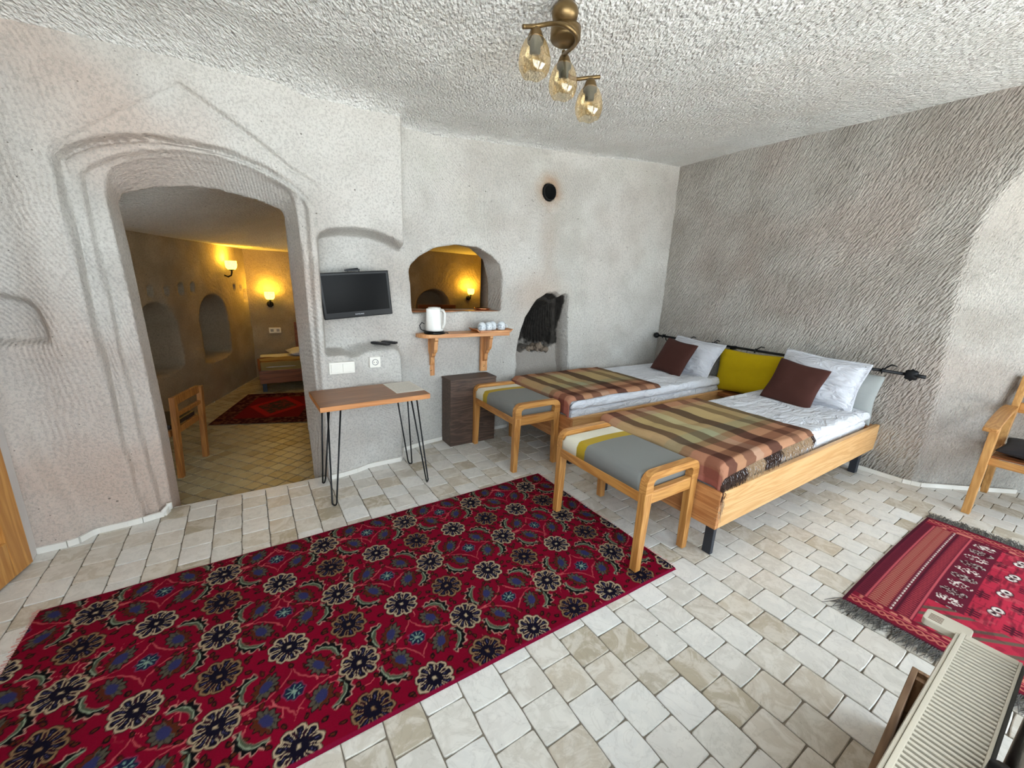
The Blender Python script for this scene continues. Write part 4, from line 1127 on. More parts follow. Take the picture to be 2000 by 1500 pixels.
for (yy, s, up) in ((1.17, 1, -1), (0.80, -1, 1), (0.50, -1, 1), (0.475, 1, -1), (0.02, -1, 1), (-0.42, -1, 1), (-0.72, -1, 0.6), (-1.02, -1, 1.2)):
    bm = bmesh.new()
    tube(bm, [(-0.016, yy, -0.020), (-0.02, yy, 0.004), (-0.008, yy, 0.022), (0.012, yy - 0.004, 0.018), (0.0, yy - 0.02, 0.03 * abs(up)), (-0.006, yy - 0.05 * abs(s), 0.052 * up if up > 0 else -0.035), (-0.004, yy - 0.085, 0.046 * up if up > 0 else -0.06)], 0.007, 6, radii=[0.006, 0.008, 0.008, 0.007, 0.006, 0.006, 0.004])
    bobj('tie', bm, M_IRON, rod, True)

# ------------------------------------------------------------------ stools
M_OAK = wood('oak', (204, 150, 84), (168, 112, 54), 'Z', ring=8, stretch=0.08, knots=False, rough=0.38)
M_OAKX = wood('oak_rail_x', (204, 150, 84), (168, 112, 54), 'X', ring=8, stretch=0.08, knots=False, rough=0.38)
M_OAKY = wood('oak_rail_y', (198, 142, 76), (162, 106, 50), 'Y', ring=8, stretch=0.08, knots=False, rough=0.38)
def seat_mat():
    g = NG('striped_seat_cloth'); co = g.coord(); x, y, z = g.sep(co)
    colr = g.mix(g.ramp(y, 0.178, 0.174), lin4((226, 220, 200)), lin4((176, 146, 22)))
    colr = g.mix(g.ramp(y, 0.106, 0.102), colr, lin4((122, 122, 118)))
    wv = g.noise(co, 500, 2)
    colr = g.mix(0.3, colr, g.mix(wv, (0.5, 0.5, 0.5, 1), (1.2, 1.2, 1.2, 1)), 'MULTIPLY')
    return g.bsdf(colr, 0.9, g.bump(wv, 0.25, 0.001), Sheen_Weight=0.03)
M_SEAT = seat_mat()
def make_stool(label, loc):
    """x across (0.45), y along (0.68); end frames are rounded loops"""
    st = empty('upholstered_stool', loc, 0, label, 'stool', 'striped upholstered stools')
    W, L, Hh = 0.225, 0.335, 0.575
    for s in (-1, 1):
        y0, y1 = (s * L - 0.022, s * L + 0.022)
        for q in (-1, 1):
            # tapered leg: wide above, narrow at the foot
            bm = bmesh.new()
            xo, xi = q * W, q * (W - 0.060)
            hexa(bm, [(xo, y0, 0.0), (xo - q * 0.040, y0, 0.0), (xo - q * 0.040, y1, 0.0), (xo, y1, 0.0)],
                 [(xo, y0, 0.46), (xi, y0, 0.46), (xi, y1, 0.46), (xo, y1, 0.46)])
            bobj('leg', bm, M_OAK, st, bevel=0.005)
        # arched top loop of the end frame with a hand slot under it
        bm = bmesh.new(); outer = []; inner = []
        r = 0.065; r2 = 0.03
        def arc(cx, cz, rad, a0, a1, n=8): return [(cx + rad * math.cos(a0 + (a1 - a0) * k / n), cz + rad * math.sin(a0 + (a1 - a0) * k / n)) for k in range(n + 1)]
        outer = [(W, 0.458)] + arc(W - r, Hh - r, r, 0, PI / 2) + arc(-W + r, Hh - r, r, PI / 2, PI) + [(-W, 0.458)]
        inner = [(W - 0.060, 0.458), (W - 0.060, 0.475)] + arc(W - 0.055 - r2, Hh - 0.042 - r2, r2, 0, PI / 2, 8)[1:] + arc(-W + 0.055 + r2, Hh - 0.042 - r2, r2, PI / 2, PI, 8)[:-1] + [(-W + 0.060, 0.475), (-W + 0.060, 0.458)]
        # resample both to the same count
        def resample(p, n):
            p = np.array(p); d = np.r_[0, np.cumsum(np.hypot(*np.diff(p, axis=0).T))]; t = np.linspace(0, d[-1], n)
            return np.c_[np.interp(t, d, p[:, 0]), np.interp(t, d, p[:, 1])]
        n = 44; A = resample(outer, n); B = resample(inner, n)
        ring = []
        for k in range(n):
            ring.append([bm.verts.new((A[k][0], y0, A[k][1])), bm.verts.new((A[k][0], y1, A[k][1])), bm.verts.new((B[k][0], y1, B[k][1])), bm.verts.new((B[k][0], y0, B[k][1]))])
        for a, b in zip(ring, ring[1:]):
            for j in range(4): bm.faces.new((a[j], a[(j + 1) % 4], b[(j + 1) % 4], b[j]))
        bm.faces.new(ring[0]); bm.faces.new(ring[-1][::-1])
        bmesh.ops.bevel(bm, geom=[e for e in bm.edges if len(e.link_faces) == 2 and e.calc_face_angle(0) > 0.9], offset=0.005, segments=2, affect='EDGES')
        bobj('end_loop', bm, M_OAKX, st)
        box_obj('end_rail', -W + 0.058, W - 0.058, y0 + 0.004, y1 - 0.004, 0.395, 0.468, M_OAKX, st, 0.005)
    for q in (-1, 1):
        box_obj('side_rail', q * (W - 0.012) - 0.012, q * (W - 0.012) + 0.012, -L + 0.022, L - 0.022, 0.405, 0.462, M_OAKY, st, 0.004)
    # padded seat
    nx, ny = 30, 44
    u = np.linspace(-1, 1, nx); v = np.linspace(-1, 1, ny); U, V_ = np.meshgrid(u, v, indexing='ij')
    lx, ly = W - 0.003, L - 0.024
    ed = np.minimum((1 - np.abs(U)) * lx, (1 - np.abs(V_)) * ly)
    rz = 0.035
    Zt = 0.556 + 0.010 * np.cos(U * PI / 2) * np.cos(V_ * PI / 2) - np.where(ed < rz, rz - np.sqrt(np.maximum(rz * rz - (rz - ed) ** 2, 0)), 0)
    X = U * lx; Y = V_ * ly
    top = np.stack([X, Y, Zt], -1).reshape(-1, 3); bot = np.stack([X, Y, np.full_like(X, 0.452)], -1).reshape(-1, 3)
    idx = np.arange(nx * ny).reshape(nx, ny)
    bd = np.concatenate([idx[:, 0], idx[-1, 1:], idx[-2::-1, -1], idx[0, -2:0:-1]]); nb = np.roll(bd, -1)
    q = np.concatenate([grid_quads(nx, ny), grid_quads(nx, ny, True) + nx * ny, np.stack([bd, bd + nx * ny, nb + nx * ny, nb], 1)])
    npmesh('seat_pad', np.concatenate([top, bot]), q, M_SEAT, st)
    return st
make_stool('stool with grey, mustard and cream seat standing partly on the long rug', (1.833, 1.515, 0.0145))
make_stool('stool with grey, mustard and cream seat beside the dark wooden block', (1.90, 2.825, 0))

# ------------------------------------------------------------------ dark wooden block
M_DARKW = wood('dark_wood', (96, 74, 60), (60, 44, 36), 'X', ring=10, rough=0.55, bump=0.3)
bx = empty('wooden_block', (1.685, 3.285, 0), 0, 'dark brown wooden box standing under the wall shelf', 'box')
box_obj('body', -0.235, 0.235, -0.10, 0.095, 0.0, 0.612, M_DARKW, bx, 0.006)
box_obj('top_board', -0.238, 0.238, -0.103, 0.098, 0.612, 0.632, M_DARKW, bx, 0.004)

# ------------------------------------------------------------------ console table with hairpin legs
M_TTOP = wood('table_top_wood', (158, 108, 66), (120, 76, 44), 'X', ring=7, stretch=0.06, rough=0.35)
M_TEDGE = wood('table_edge_wood', (212, 146, 90), (188, 120, 66), 'X', ring=7, rough=0.5)
tb = empty('console_table', (0.67, 2.82, 0), 0.03, 'narrow wooden console table on black hairpin legs under the television', 'table')
box_obj('table_top', -0.362, 0.362, -0.205, 0.205, 0.700, 0.704, M_TTOP, tb, 0.0012)
box_obj('edge_board', -0.362, 0.362, -0.205, 0.205, 0.668, 0.700, M_TEDGE, tb, 0.002)
for sx in (-1, 1):
    for sy in (-1, 1):
        bm = bmesh.new()
        fx, fy = sx * 0.315, sy * 0.178
        if sx > 0: fx = 0.345
        tx = sx * 0.29; ty = sy * 0.165
        a = Vector((tx - sx * 0.055, ty, 0.668)); b = Vector((tx + sx * 0.01, ty - sy * 0.07, 0.668)); f = Vector((fx, fy, 0.006))
        dd = (a - b).normalized() * 0.016
        pts = [a, a.lerp(f + dd, 0.97)] + [f + dd * math.cos(t) + Vector((0, 0, -0.0)) + Vector((0, 0, 0.016 - 0.016 * math.sin(t))) for t in [0.0, 0.5, 1.0, 1.57, 2.1, 2.6, 3.14]] + [b.lerp(f - dd, 0.97), b]
        tube(bm, pts, 0.0055, 8); 
        box(bm, min(a.x, b.x) - 0.012, max(a.x, b.x) + 0.012, min(a.y, b.y) - 0.012, max(a.y, b.y) + 0.012, 0.664, 0.6685)
        bobj('hairpin_leg', bm, M_IRON, tb, True)
def paper_mat():
    g = NG('printed_sheet'); co = g.coord(); x, y, z = g.sep(co)
    ln = g.math('SINE', g.math('MULTIPLY', y, 420.0)); wd = g.noise(g.mapping(co, sc=(1, 0.02, 1)), 90, 2)
    m = g.math('MULTIPLY', g.ramp(ln, 0.35, 0.6), g.ramp(g.noise(co, 120, 2), 0.42, 0.5))
    mb = g.math('MULTIPLY', g.ramp(g.math('ABSOLUTE', x), 0.092, 0.088), g.ramp(g.math('ABSOLUTE', y), 0.128, 0.124))
    colr = g.mix(g.math('MULTIPLY', g.math('MULTIPLY', m, mb), 0.45), lin4((226, 220, 208)), lin4((120, 118, 120)))
    return g.bsdf(colr, 0.6)
pp = box_obj('paper_sheet', -0.105, 0.105, -0.148, 0.148, 0.0, 0.0012, paper_mat(), None, 0)
pp.location = (0.925, 2.875, 0.7042); pp.rotation_euler = (0, 0, 0.05)
tag(pp, 'printed information sheet lying on the console table', 'paper')

# ------------------------------------------------------------------ television, remotes, switches
M_TVB = plain('tv_black_plastic', (10, 10, 11), 0.3, var=0.02, Specular_IOR_Level=0.25)
M_SCREEN = plain('tv_screen_glass', (5, 5, 6), 0.22, var=0.02, Specular_IOR_Level=0.08)
tv = empty('television', (0.680, 3.13, 1.365), 0.0, 'small black flat television mounted in the carved niche', 'television')
tv.rotation_euler = (math.radians(2), math.radians(-5.2), math.radians(-1))
box_obj('back_shell', -0.20, 0.20, 0.02, 0.052, -0.12, 0.12, M_TVB, tv, 0.008)
box_obj('housing', -0.242, 0.242, -0.012, 0.022, -0.162, 0.160, M_TVB, tv, 0.006)
box_obj('screen', -0.222, 0.222, -0.0145, -0.011, -0.118, 0.142, M_SCREEN, tv, 0.001)
text_mesh('logo_lettering', 'SAMSUNG', 0.014, T(0, -0.0125, -0.139) @ R(PI / 2, 'X'), plain('logo_silver', (190, 190, 195), 0.4), tv)
bm = bmesh.new(); tube(bm, [(0, 0.045, 0.0), (0, 0.12, 0.0)], 0.018, 10); box(bm, -0.05, 0.05, 0.11, 0.122, -0.08, 0.08)
box(bm, -0.05, 0.05, 0.03, 0.07, 0.165, 0.175); tube(bm, [(0.0, 0.05, 0.12), (-0.04, 0.05, 0.175), (0.04, 0.05, 0.18), (0.05, 0.05, 0.15)], 0.004, 6)
bobj('wall_bracket', bm, M_IRON, tv)
M_REM = plain('remote_black', (34, 34, 36), 0.5)
def remote(loc, rz, L, label):
    r = empty('remote_control', loc, rz, label, 'remote', 'remote controls on the niche ledge')
    box_obj('case', -0.021, 0.021, -L / 2, L / 2, 0.0, 0.018, M_REM, r, 0.005)
    for k in range(5):
        for j in (-1, 0, 1):
            box_obj('button', j * 0.011 - 0.0035, j * 0.011 + 0.0035, -L * 0.30 + k * 0.022 - 0.003, -L * 0.30 + k * 0.022 + 0.003, 0.0175, 0.0195, plain('remote_button', (96, 96, 98), 0.6), r, 0)
remote((0.845, 3.165, 0.985), 0.55, 0.165, 'longer black remote control on the ledge below the television')
remote((0.925, 3.20, 0.985), 0.75, 0.125, 'shorter black remote control on the ledge, nearest the shelf')
M_WPLA = plain('white_switch_plastic', (238, 234, 224), 0.35, var=0.02)
sw = empty('light_switch', (0.533, 3.047, 0.848), 0.03, 'white double light switch plate below the television', 'switch')
box_obj('plate', -0.088, 0.088, -0.010, 0.01, -0.042, 0.042, M_WPLA, sw, 0.004)
for x0 in (-0.074, 0.004): box_obj('rocker', x0, x0 + 0.070, -0.0155, -0.008, -0.031, 0.031, M_WPLA, sw, 0.003)
so = empty('power_socket', (0.782, 3.104, 0.862), 0.03, 'white round power socket right of the light switch', 'socket')
box_obj('plate', -0.041, 0.041, -0.009, 0.02, -0.041, 0.041, M_WPLA, so, 0.004)
bm = bmesh.new(); lathe(bm, [(0.0, -0.004), (0.018, -0.004), (0.020, 0.004), (0.024, 0.004), (0.024, -0.006)], 24, T(0, -0.009, 0) @ R(PI / 2, 'X')); bobj('outlet_ring', bm, plain('socket_grey', (150, 150, 148), 0.4), so, True)
for q in (-1, 1):
    bm = bmesh.new(); tube(bm, [(q * 0.0095, -0.0135, 0), (q * 0.0095, -0.0045, 0)], 0.003, 8); bobj('pin_hole', bm, M_REM, so)

# ------------------------------------------------------------------ wall shelf with its things
M_SHELF = wood('shelf_pine', (222, 164, 108), (192, 128, 76), 'X', ring=6, stretch=0.08, knots=False)
M_SHELFZ = wood('shelf_bracket_pine', (218, 160, 102), (186, 122, 70), 'Z', ring=6, stretch=0.1)
sh = empty('wall_shelf', (1.63, 3.40, 0), 0, 'pine wall shelf on two carved brackets below the arched opening', 'shelf')
bm = bmesh.new()
out = [(-0.44, -0.01), (-0.44, -0.13), (-0.415, -0.175), (-0.37, -0.20), (0.43, -0.20), (0.445, -0.18), (0.445, -0.01)]
prism(bm, out, 1.010, 1.042, 'XY'); bobj('shelf_board', bm, M_SHELF, sh, bevel=0.004)
for xb in (-0.29, 0.255):
    bm = bmesh.new()
    box(bm, xb - 0.037, xb + 0.037, -0.032, -0.005, 0.645, 1.010)
    bobj('back_plate', bm, M_SHELFZ, sh, bevel=0.005)
    bm = bmesh.new()
    pr = [(-0.03, 1.010), (-0.17, 1.010), (-0.17, 0.985), (-0.155, 0.975), (-0.15, 0.90), (-0.135, 0.875), (-0.105, 0.865), (-0.10, 0.84), (-0.075, 0.825), (-0.07, 0.77), (-0.055, 0.75), (-0.032, 0.745)]
    prism(bm, pr, xb - 0.016, xb + 0.016, 'YZ'); bobj('carved_bracket', bm, M_SHELFZ, sh, bevel=0.003)
    bm = bmesh.new(); lathe(bm, [(0.009, 0), (0.008, 0.003), (0, 0.005)], 12, T(xb, -0.032, 0.70) @ R(PI / 2, 'X')); bobj('screw', bm, plain('brass_screw', (230, 190, 140), 0.25, 1.0), sh, True)

M_KET = plain('kettle_white', (240, 238, 232), 0.25, var=0.02)
kt = empty('electric_kettle', (1.335, 3.27, 1.0425), 0, 'white electric kettle on black base at left end of the shelf', 'kettle')
bm = bmesh.new(); lathe(bm, [(0, 0.0), (0.088, 0.0), (0.090, 0.012), (0.082, 0.024), (0, 0.026)], 32); bobj('base', bm, M_TVB, kt, True)
bm = bmesh.new(); lathe(bm, [(0, 0.026), (0.076, 0.027), (0.077, 0.045), (0.066, 0.205), (0.064, 0.212), (0.055, 0.214), (0, 0.214)], 36)
for v in bm.verts:
    if v.co.z > 0.14:
        a = math.atan2(v.co.y, v.co.x)
        k = max(0.0, math.cos(a - (-2.75))) ** 18 * (v.co.z - 0.14) / 0.07
        v.co.x += math.cos(-2.75) * 0.026 * k; v.co.y += math.sin(-2.75) * 0.026 * k
bobj('jug', bm, M_KET, kt, True)
bm = bmesh.new(); lathe(bm, [(0.055, 0.2135), (0.052, 0.222), (0.02, 0.226), (0, 0.226)], 28); bobj('lid', bm, M_KET, kt, True)
bm = bmesh.new(); tube(bm, [(0.030, -0.052, 0.20), (0.045, -0.078, 0.205), (0.054, -0.094, 0.18), (0.052, -0.092, 0.09), (0.046, -0.08, 0.06), (0.036, -0.062, 0.055)], 0.010, 10); bobj('handle', bm, M_KET, kt, True)
bm = bmesh.new(); tube(bm, [(-0.06, 0.03, 0.016), (-0.10, 0.05, 0.03), (-0.112, 0.055, 0.065), (-0.09, 0.06, 0.09), (-0.05, 0.09, 0.07), (0.02, 0.105, 0.012), (0.10, 0.06, 0.006), (0.115, -0.02, 0.006), (0.10, -0.06, 0.005)], 0.0035, 6); bobj('power_cord', bm, M_TVB, kt, True)

M_TRAY = wood('tray_wood', (212, 150, 92), (176, 108, 58), 'X', ring=7, knots=False)
tr = empty('serving_tray', (1.905, 3.285, 1.0425), -0.06, 'small wooden tray with raised ends on the shelf', 'tray')
box_obj('tray_base', -0.155, 0.155, -0.095, 0.095, 0.004, 0.012, M_TRAY, tr, 0.002)
for s in (-1, 1):
    box_obj('tray_side', -0.158, 0.158, s * 0.095 - 0.005, s * 0.095 + 0.005, 0.0, 0.020, M_TRAY, tr, 0.003)
    bm = bmesh.new(); hexa(bm, [(s * 0.150, -0.095, 0.006), (s * 0.158, -0.095, 0.0), (s * 0.158, 0.095, 0.0), (s * 0.150, 0.095, 0.006)], [(s * 0.178, -0.095, 0.030), (s * 0.188, -0.095, 0.028), (s * 0.188, 0.095, 0.028), (s * 0.178, 0.095, 0.030)]); bobj('tray_end', bm, M_TRAY, tr, bevel=0.002)
def cup_mat():
    g = NG('cup_porcelain'); co = g.coord(); x, y, z = g.sep(co)
    nz = g.ramp(g.noise(co, 55, 2), 0.54, 0.60)
    band_ = g.math('MULTIPLY', g.ramp(z, 0.012, 0.03), g.ramp(z, 0.066, 0.05))
    colr = g.mix(g.math('MULTIPLY', g.math('MULTIPLY', nz, band_), 0.55), lin4((218, 224, 228)), lin4((88, 104, 120)))
    return g.bsdf(colr, 0.2)
M_CUP = cup_mat()
for k, (dx, dy, lab) in enumerate(((-0.115, -0.03, 'pale grey-blue patterned cup upside down, nearest the kettle on the tray'), (-0.036, -0.012, 'pale grey-blue patterned cup, second from the kettle on the tray'), (0.032, 0.03, 'pale grey-blue patterned cup, third from the kettle on the tray'), (0.112, 0.0, 'pale grey-blue patterned cup at the far right of the tray'))):
    c = empty('cup', (1.905 + dx, 3.285 + dy, 1.0550), 0, lab, 'cup', 'cups on the shelf tray')
    bm = bmesh.new(); lathe(bm, [(0.0, 0.0), (0.030, 0.0), (0.036, 0.004), (0.0385, 0.03), (0.036, 0.056), (0.026, 0.072), (0.018, 0.074), (0.017, 0.078), (0, 0.077)], 28); bobj('bowl', bm, M_CUP, c, True)
    bm = bmesh.new(); tube(bm, [(0.034, -0.012, 0.05), (0.050, -0.02, 0.046), (0.052, -0.02, 0.026), (0.036, -0.012, 0.016)], 0.004, 6); bobj('handle', bm, M_CUP, c, True)
# sill of the arched opening with a copper tray
M_SILL = wood('sill_wood', (186, 118, 68), (140, 82, 44), 'X', ring=6)
tag(box_obj('window_sill', 1.10, 2.085, 3.43, 3.68, 1.195, 1.222, M_SILL, None, 0.004), 'brown wooden sill in the arched opening', kind='structure')
bm = bmesh.new(); lathe(bm, [(0, 0.006), (0.062, 0.006), (0.085, 0.016), (0.088, 0.016), (0.066, 0.0), (0, 0.0)], 36)
o = bobj('copper_dish', bm, plain('copper', (214, 140, 96), 0.22, 1.0, var=0.1), None, True); o.location = (1.955, 3.56, 1.2225); o.scale = (1.0, 0.9, 1.0)
tag(o, 'shiny round copper dish on the sill of the arched opening', 'dish')
# flue pipe mouth high on the wall
fl_ = empty('flue_pipe', (2.595, 3.40, 2.367), 0, 'round black flue pipe mouth high above the hearth', 'pipe')
bm = bmesh.new(); prof = [(0.068, 0.0), (0.074, 0.0), (0.076, 0.012), (0.076, 0.20), (0.0, 0.20)]
lathe(bm, prof, 28, R(-PI / 2, 'X')); bobj('sleeve', bm, plain('soot_black', (14, 13, 12), 0.9), fl_, True)
bm = bmesh.new(); lathe(bm, [(0.066, -0.002), (0.066, 0.15), (0, 0.15)], 28, R(-PI / 2, 'X')); bobj('liner', bm, plain('soot_black', (14, 13, 12), 0.9), fl_, True)
# rubble in the hearth
bm = bmesh.new()
for k in range(34):
    b2 = bmesh.new(); bmesh.ops.create_icosphere(b2, subdivisions=2, radius=random.uniform(0.012, 0.034))
    off = Vector((random.gauss(2.66, 0.055), random.uniform(3.50, 3.66), 0.788)); off.z += max(0.0, 0.07 - abs(off.x - 2.66) * 0.7) * random.random()
    for v in b2.verts: v.co = v.co * (1 + 0.5 * mnoise.noise(v.co * 40 + Vector((k, k, k)))) + off
    me = bpy.data.meshes.new('tmp'); b2.to_mesh(me); b2.free(); bm.from_mesh(me); bpy.data.meshes.remove(me)
tag(bobj('hearth_rubble', bm, plain('ash_stone', (138, 122, 106), 0.95, var=0.3, scale=40), None, True), 'pale ash and stone rubble in the blackened hearth', 'rubble', kind='stuff')

# ------------------------------------------------------------------ ceiling lamp
M_BRASS = plain('old_brass', (126, 104, 70), 0.36, 0.85, var=0.1)
def glass_mat():
    g = NG('amber_glass')
    tr = g.n('BsdfTransparent', {'Color': (0.96, 0.85, 0.64, 1)}); gl = g.n('BsdfGlossy', {'Color': (1, 0.93, 0.82, 1), 'Roughness': 0.04})
    fr = g.n('LayerWeight', {'Blend': 0.35})
    f = g.math('MULTIPLY_ADD', fr.outputs['Facing'], 0.45, 0.08)
    mx = g.n('MixShader'); g.set(mx.inputs[0], f); g.set(mx.inputs[1], tr.outputs[0]); g.set(mx.inputs[2], gl.outputs[0])
    g.nt.links.new(mx.outputs[0], g.out.inputs[0]); return g.m
M_GLASS = glass_mat()
M_SOCK = plain('lamp_socket_grey', (60, 70, 80), 0.5)
def clear_mat():
    g = NG('bulb_glass'); tr = g.n('BsdfTransparent', {'Color': (0.97, 0.92, 0.82, 1)}); gl = g.n('BsdfGlossy', {'Roughness': 0.03})
    fr = g.n('LayerWeight', {'Blend': 0.4}); mx = g.n('MixShader'); g.set(mx.inputs[0], g.math('MULTIPLY_ADD', fr.outputs['Facing'], 0.5, 0.08)); g.set(mx.inputs[1], tr.outputs[0]); g.set(mx.inputs[2], gl.outputs[0])
    g.nt.links.new(mx.outputs[0], g.out.inputs[0]); return g.m
M_BULB = clear_mat()
LX, LY, LZ = 1.222, 1.575, 2.615
lp = empty('ceiling_lamp', (LX, LY, LZ), 0, 'antique brass ceiling lamp with three amber glass shades', 'lamp')
bm = bmesh.new(); lathe(bm, [(0, 0.015), (0.030, 0.015), (0.034, 0.0), (0.050, -0.014), (0.056, -0.03), (0.050, -0.055), (0.030, -0.068), (0.018, -0.075), (0.018, -0.10), (0, -0.10)], 28); bobj('ceiling_rose', bm, M_BRASS, lp, True)
HB = T(0.0232, 0.0176, 0)
bm = bmesh.new(); lathe(bm, [(0, -0.062), (0.055, -0.064), (0.064, -0.070), (0.064, -0.108), (0.058, -0.116), (0, -0.116)], 32, HB); bobj('hub_disc', bm, M_BRASS, lp, True)
def shade(P, s=1.0):
    px, py, pz = P; MM = T(px, py, pz) @ Matrix.Scale(1.10, 4)
    bm = bmesh.new(); lathe(bm, [(0, 0.004), (0.014, 0.002), (0.022, -0.010), (0.030, -0.030), (0.032, -0.036), (0, -0.036)], 20, MM); bobj('cap', bm, M_BRASS, lp, True)
    bm = bmesh.new(); lathe(bm, [(0.031, -0.036), (0.030, -0.048), (0.021, -0.054), (0.020, -0.080), (0.0, -0.081)], 20, MM); bobj('bulb_holder', bm, M_SOCK, lp, True)
    bm = bmesh.new(); prof = [(0.029, -0.030), (0.042, -0.045), (0.053, -0.068), (0.060, -0.095), (0.061, -0.115), (0.057, -0.135), (0.049, -0.150), (0.044, -0.156)]
    lathe(bm, prof, 36, MM)
    for v in bm.verts:
        dz = (v.co.z - pz) / 1.10
        if dz < -0.145:
            a = math.atan2(v.co.y - py, v.co.x - px); v.co.z += 0.003 * math.cos(5 * a)
    so_ = bobj('glass_shade', bm, M_GLASS, lp, True)
    bm = bmesh.new(); lathe(bm, [(0.010, -0.079), (0.016, -0.092), (0.019, -0.110), (0.014, -0.130), (0.006, -0.140), (0, -0.142)], 16, MM); bobj('bulb', bm, M_BULB, lp, True)
def arm(pts):
    P = [Vector(p) for p in pts]; out = []
    for i in range(len(P) - 1):
        p0 = P[max(i - 1, 0)]; p1 = P[i]; p2 = P[i + 1]; p3 = P[min(i + 2, len(P) - 1)]
        for k in range(8):
            t = k / 8; out.append(0.5 * ((2 * p1) + (-p0 + p2) * t + (2 * p0 - 5 * p1 + 4 * p2 - p3) * t * t + (-p0 + 3 * p1 - 3 * p2 + p3) * t ** 3))
    out.append(P[-1])
    bm = bmesh.new(); tube(bm, out, 0.0085, 10); bobj('arm', bm, M_BRASS, lp, True)
SHADES = ((-0.1075, 0.0498, -0.0963), (0.1402, 0.1637, -0.0783), (0.2934, 0.1420, -0.1424))
arm([(-0.1770, 0.0400, -0.1170), (-0.1134, 0.0419, -0.0943), (-0.0684, -0.0123, -0.0937), (-0.0477, -0.0705, -0.1182), (-0.0034, -0.0804, -0.1360), (0.0398, -0.0350, -0.1370), (0.0870, 0.0653, -0.1107), (0.1241, 0.1475, -0.0849)])
arm([(0.1525, 0.1892, -0.0488), (0.1889, 0.2349, -0.0635), (0.2175, 0.2410, -0.1032), (0.2340, 0.1948, -0.1384), (0.2857, 0.1491, -0.1355), (0.3323, 0.1206, -0.1284)])
for s_ in SHADES: shade(s_)

# ------------------------------------------------------------------ radiator, its valve, wooden trough
M_RAD = plain('radiator_enamel', (188, 178, 160), 0.45, var=0.03)
rd = empty('radiator', (0.95, 0.015, 0.0), 0, 'cream panel radiator with slatted top grille by the window', 'radiator')
RX0, RX1, RZ = -0.55, 0.612, 0.620
bm = bmesh.new()
for (a0, a1, b0, b1) in ((RX0, RX1, 0.046, 0.056), (RX0, RX1, -0.053, -0.047), (RX1 - 0.022, RX1, -0.047, 0.046), (RX0, RX0 + 0.03, -0.047, 0.046)):
    box(bm, a0, a1, b0, b1, RZ - 0.012, RZ)
bobj('grille_frame', bm, M_RAD, rd, bevel=0.002)
box_obj('front_panel', RX0, RX1, 0.056, 0.064, 0.315, RZ - 0.004, M_RAD, rd, 0.004)
for k in range(4): box_obj('panel_ridge', RX0 + 0.02, RX1 - 0.02, 0.063, 0.068, 0.35 + 0.065 * k, 0.385 + 0.065 * k, M_RAD, rd, 0.003)
box_obj('back_panel', RX0, RX1, -0.060, -0.053, 0.315, RZ - 0.006, plain('radiator_painted_shade', (60, 58, 54), 0.6), rd, 0.003)  # dark colour paints in the shade of the gap behind the radiator
box_obj('end_panel', RX1 - 0.004, RX1 + 0.001, -0.052, 0.055, 0.315, RZ - 0.013, M_RAD, rd, 0.002)
box_obj('core', RX0 + 0.01, RX1 - 0.03, -0.035, 0.035, 0.33, RZ - 0.06, plain('radiator_core_dark', (36, 34, 32), 0.7), rd, 0.004)
bm = bmesh.new(); box(bm, -0.0038, 0.0038, -0.048, 0.048, -0.014, -0.001); bmesh.ops.bevel(bm, geom=list(bm.edges), offset=0.0015, segments=1, affect='EDGES')
me = bpy.data.meshes.new('slat'); bm.to_mesh(me); bm.free(); me.materials.append(M_RAD)
xs = RX1 - 0.030
while xs > RX0 + 0.04:
    o = bpy.data.objects.new('slat', me); o.location = (xs, 0, RZ); link(o, rd); xs -= 0.0152
vv = empty('plastic_holder', (1.595, 0.105, 0.607), 0, 'beige slotted plastic tab at the corner of the radiator', 'holder')
bm = bmesh.new(); pts = []
for (cx, cy, a0) in ((0.022, 0.030, 0), (-0.022, 0.030, PI / 2), (-0.022, -0.040, PI), (0.022, -0.040, 1.5 * PI)):
    for k in range(5): pts.append((cx + 0.012 * math.cos(a0 + k * PI / 8), cy + 0.012 * math.sin(a0 + k * PI / 8)))
prism(bm, pts, -0.020, 0.0, 'XY'); bobj('body', bm, M_RAD, vv, bevel=0.003)
for k in range(5): box_obj('slot', -0.022 + k * 0.0075, -0.0195 + k * 0.0075, 0.004, 0.032, -0.002, 0.0006, plain('slot_brown', (96, 66, 48), 0.8), vv, 0)
M_CRATE = wood('crate_wood', (150, 118, 88), (116, 86, 60), 'X', ring=6, rough=0.7)
cr = empty('wooden_trough', (1.50, 0.03, 0), 0.06, 'open brown wooden trough under the radiator', 'crate')
box_obj('front_board', -0.40, 0.30, 0.088, 0.104, 0.0, 0.285, M_CRATE, cr, 0.002)
box_obj('back_board', -0.40, 0.30, -0.072, -0.058, 0.0, 0.285, M_CRATE, cr, 0.002)
box_obj('end_board', 0.284, 0.30, -0.058, 0.088, 0.0, 0.285, M_CRATE, cr, 0.002)
box_obj('end_board', -0.40, -0.384, -0.058, 0.088, 0.0, 0.285, M_CRATE, cr, 0.002)
box_obj('bottom_board', -0.384, 0.284, -0.058, 0.088, 0.0, 0.015, M_CRATE, cr, 0.001)
box_obj('inner_batten', 0.262, 0.284, 0.066, 0.088, 0.015, 0.27, M_CRATE, cr, 0.002)
bm = bmesh.new(); tube(bm, [(1.06, -0.062, 0.60), (1.06, -0.062, 0.665)], 0.011, 10); lathe(bm, [(0, 0.03), (0.018, 0.028), (0.02, 0), (0, 0)], 14, T(1.06, -0.052, 0.66))
o = bobj('valve_knob', bm, M_TVB, rd, True); o.matrix_parent_inverse = rd.matrix_world.inverted(); o.location = (-0.95, -0.015, 0)

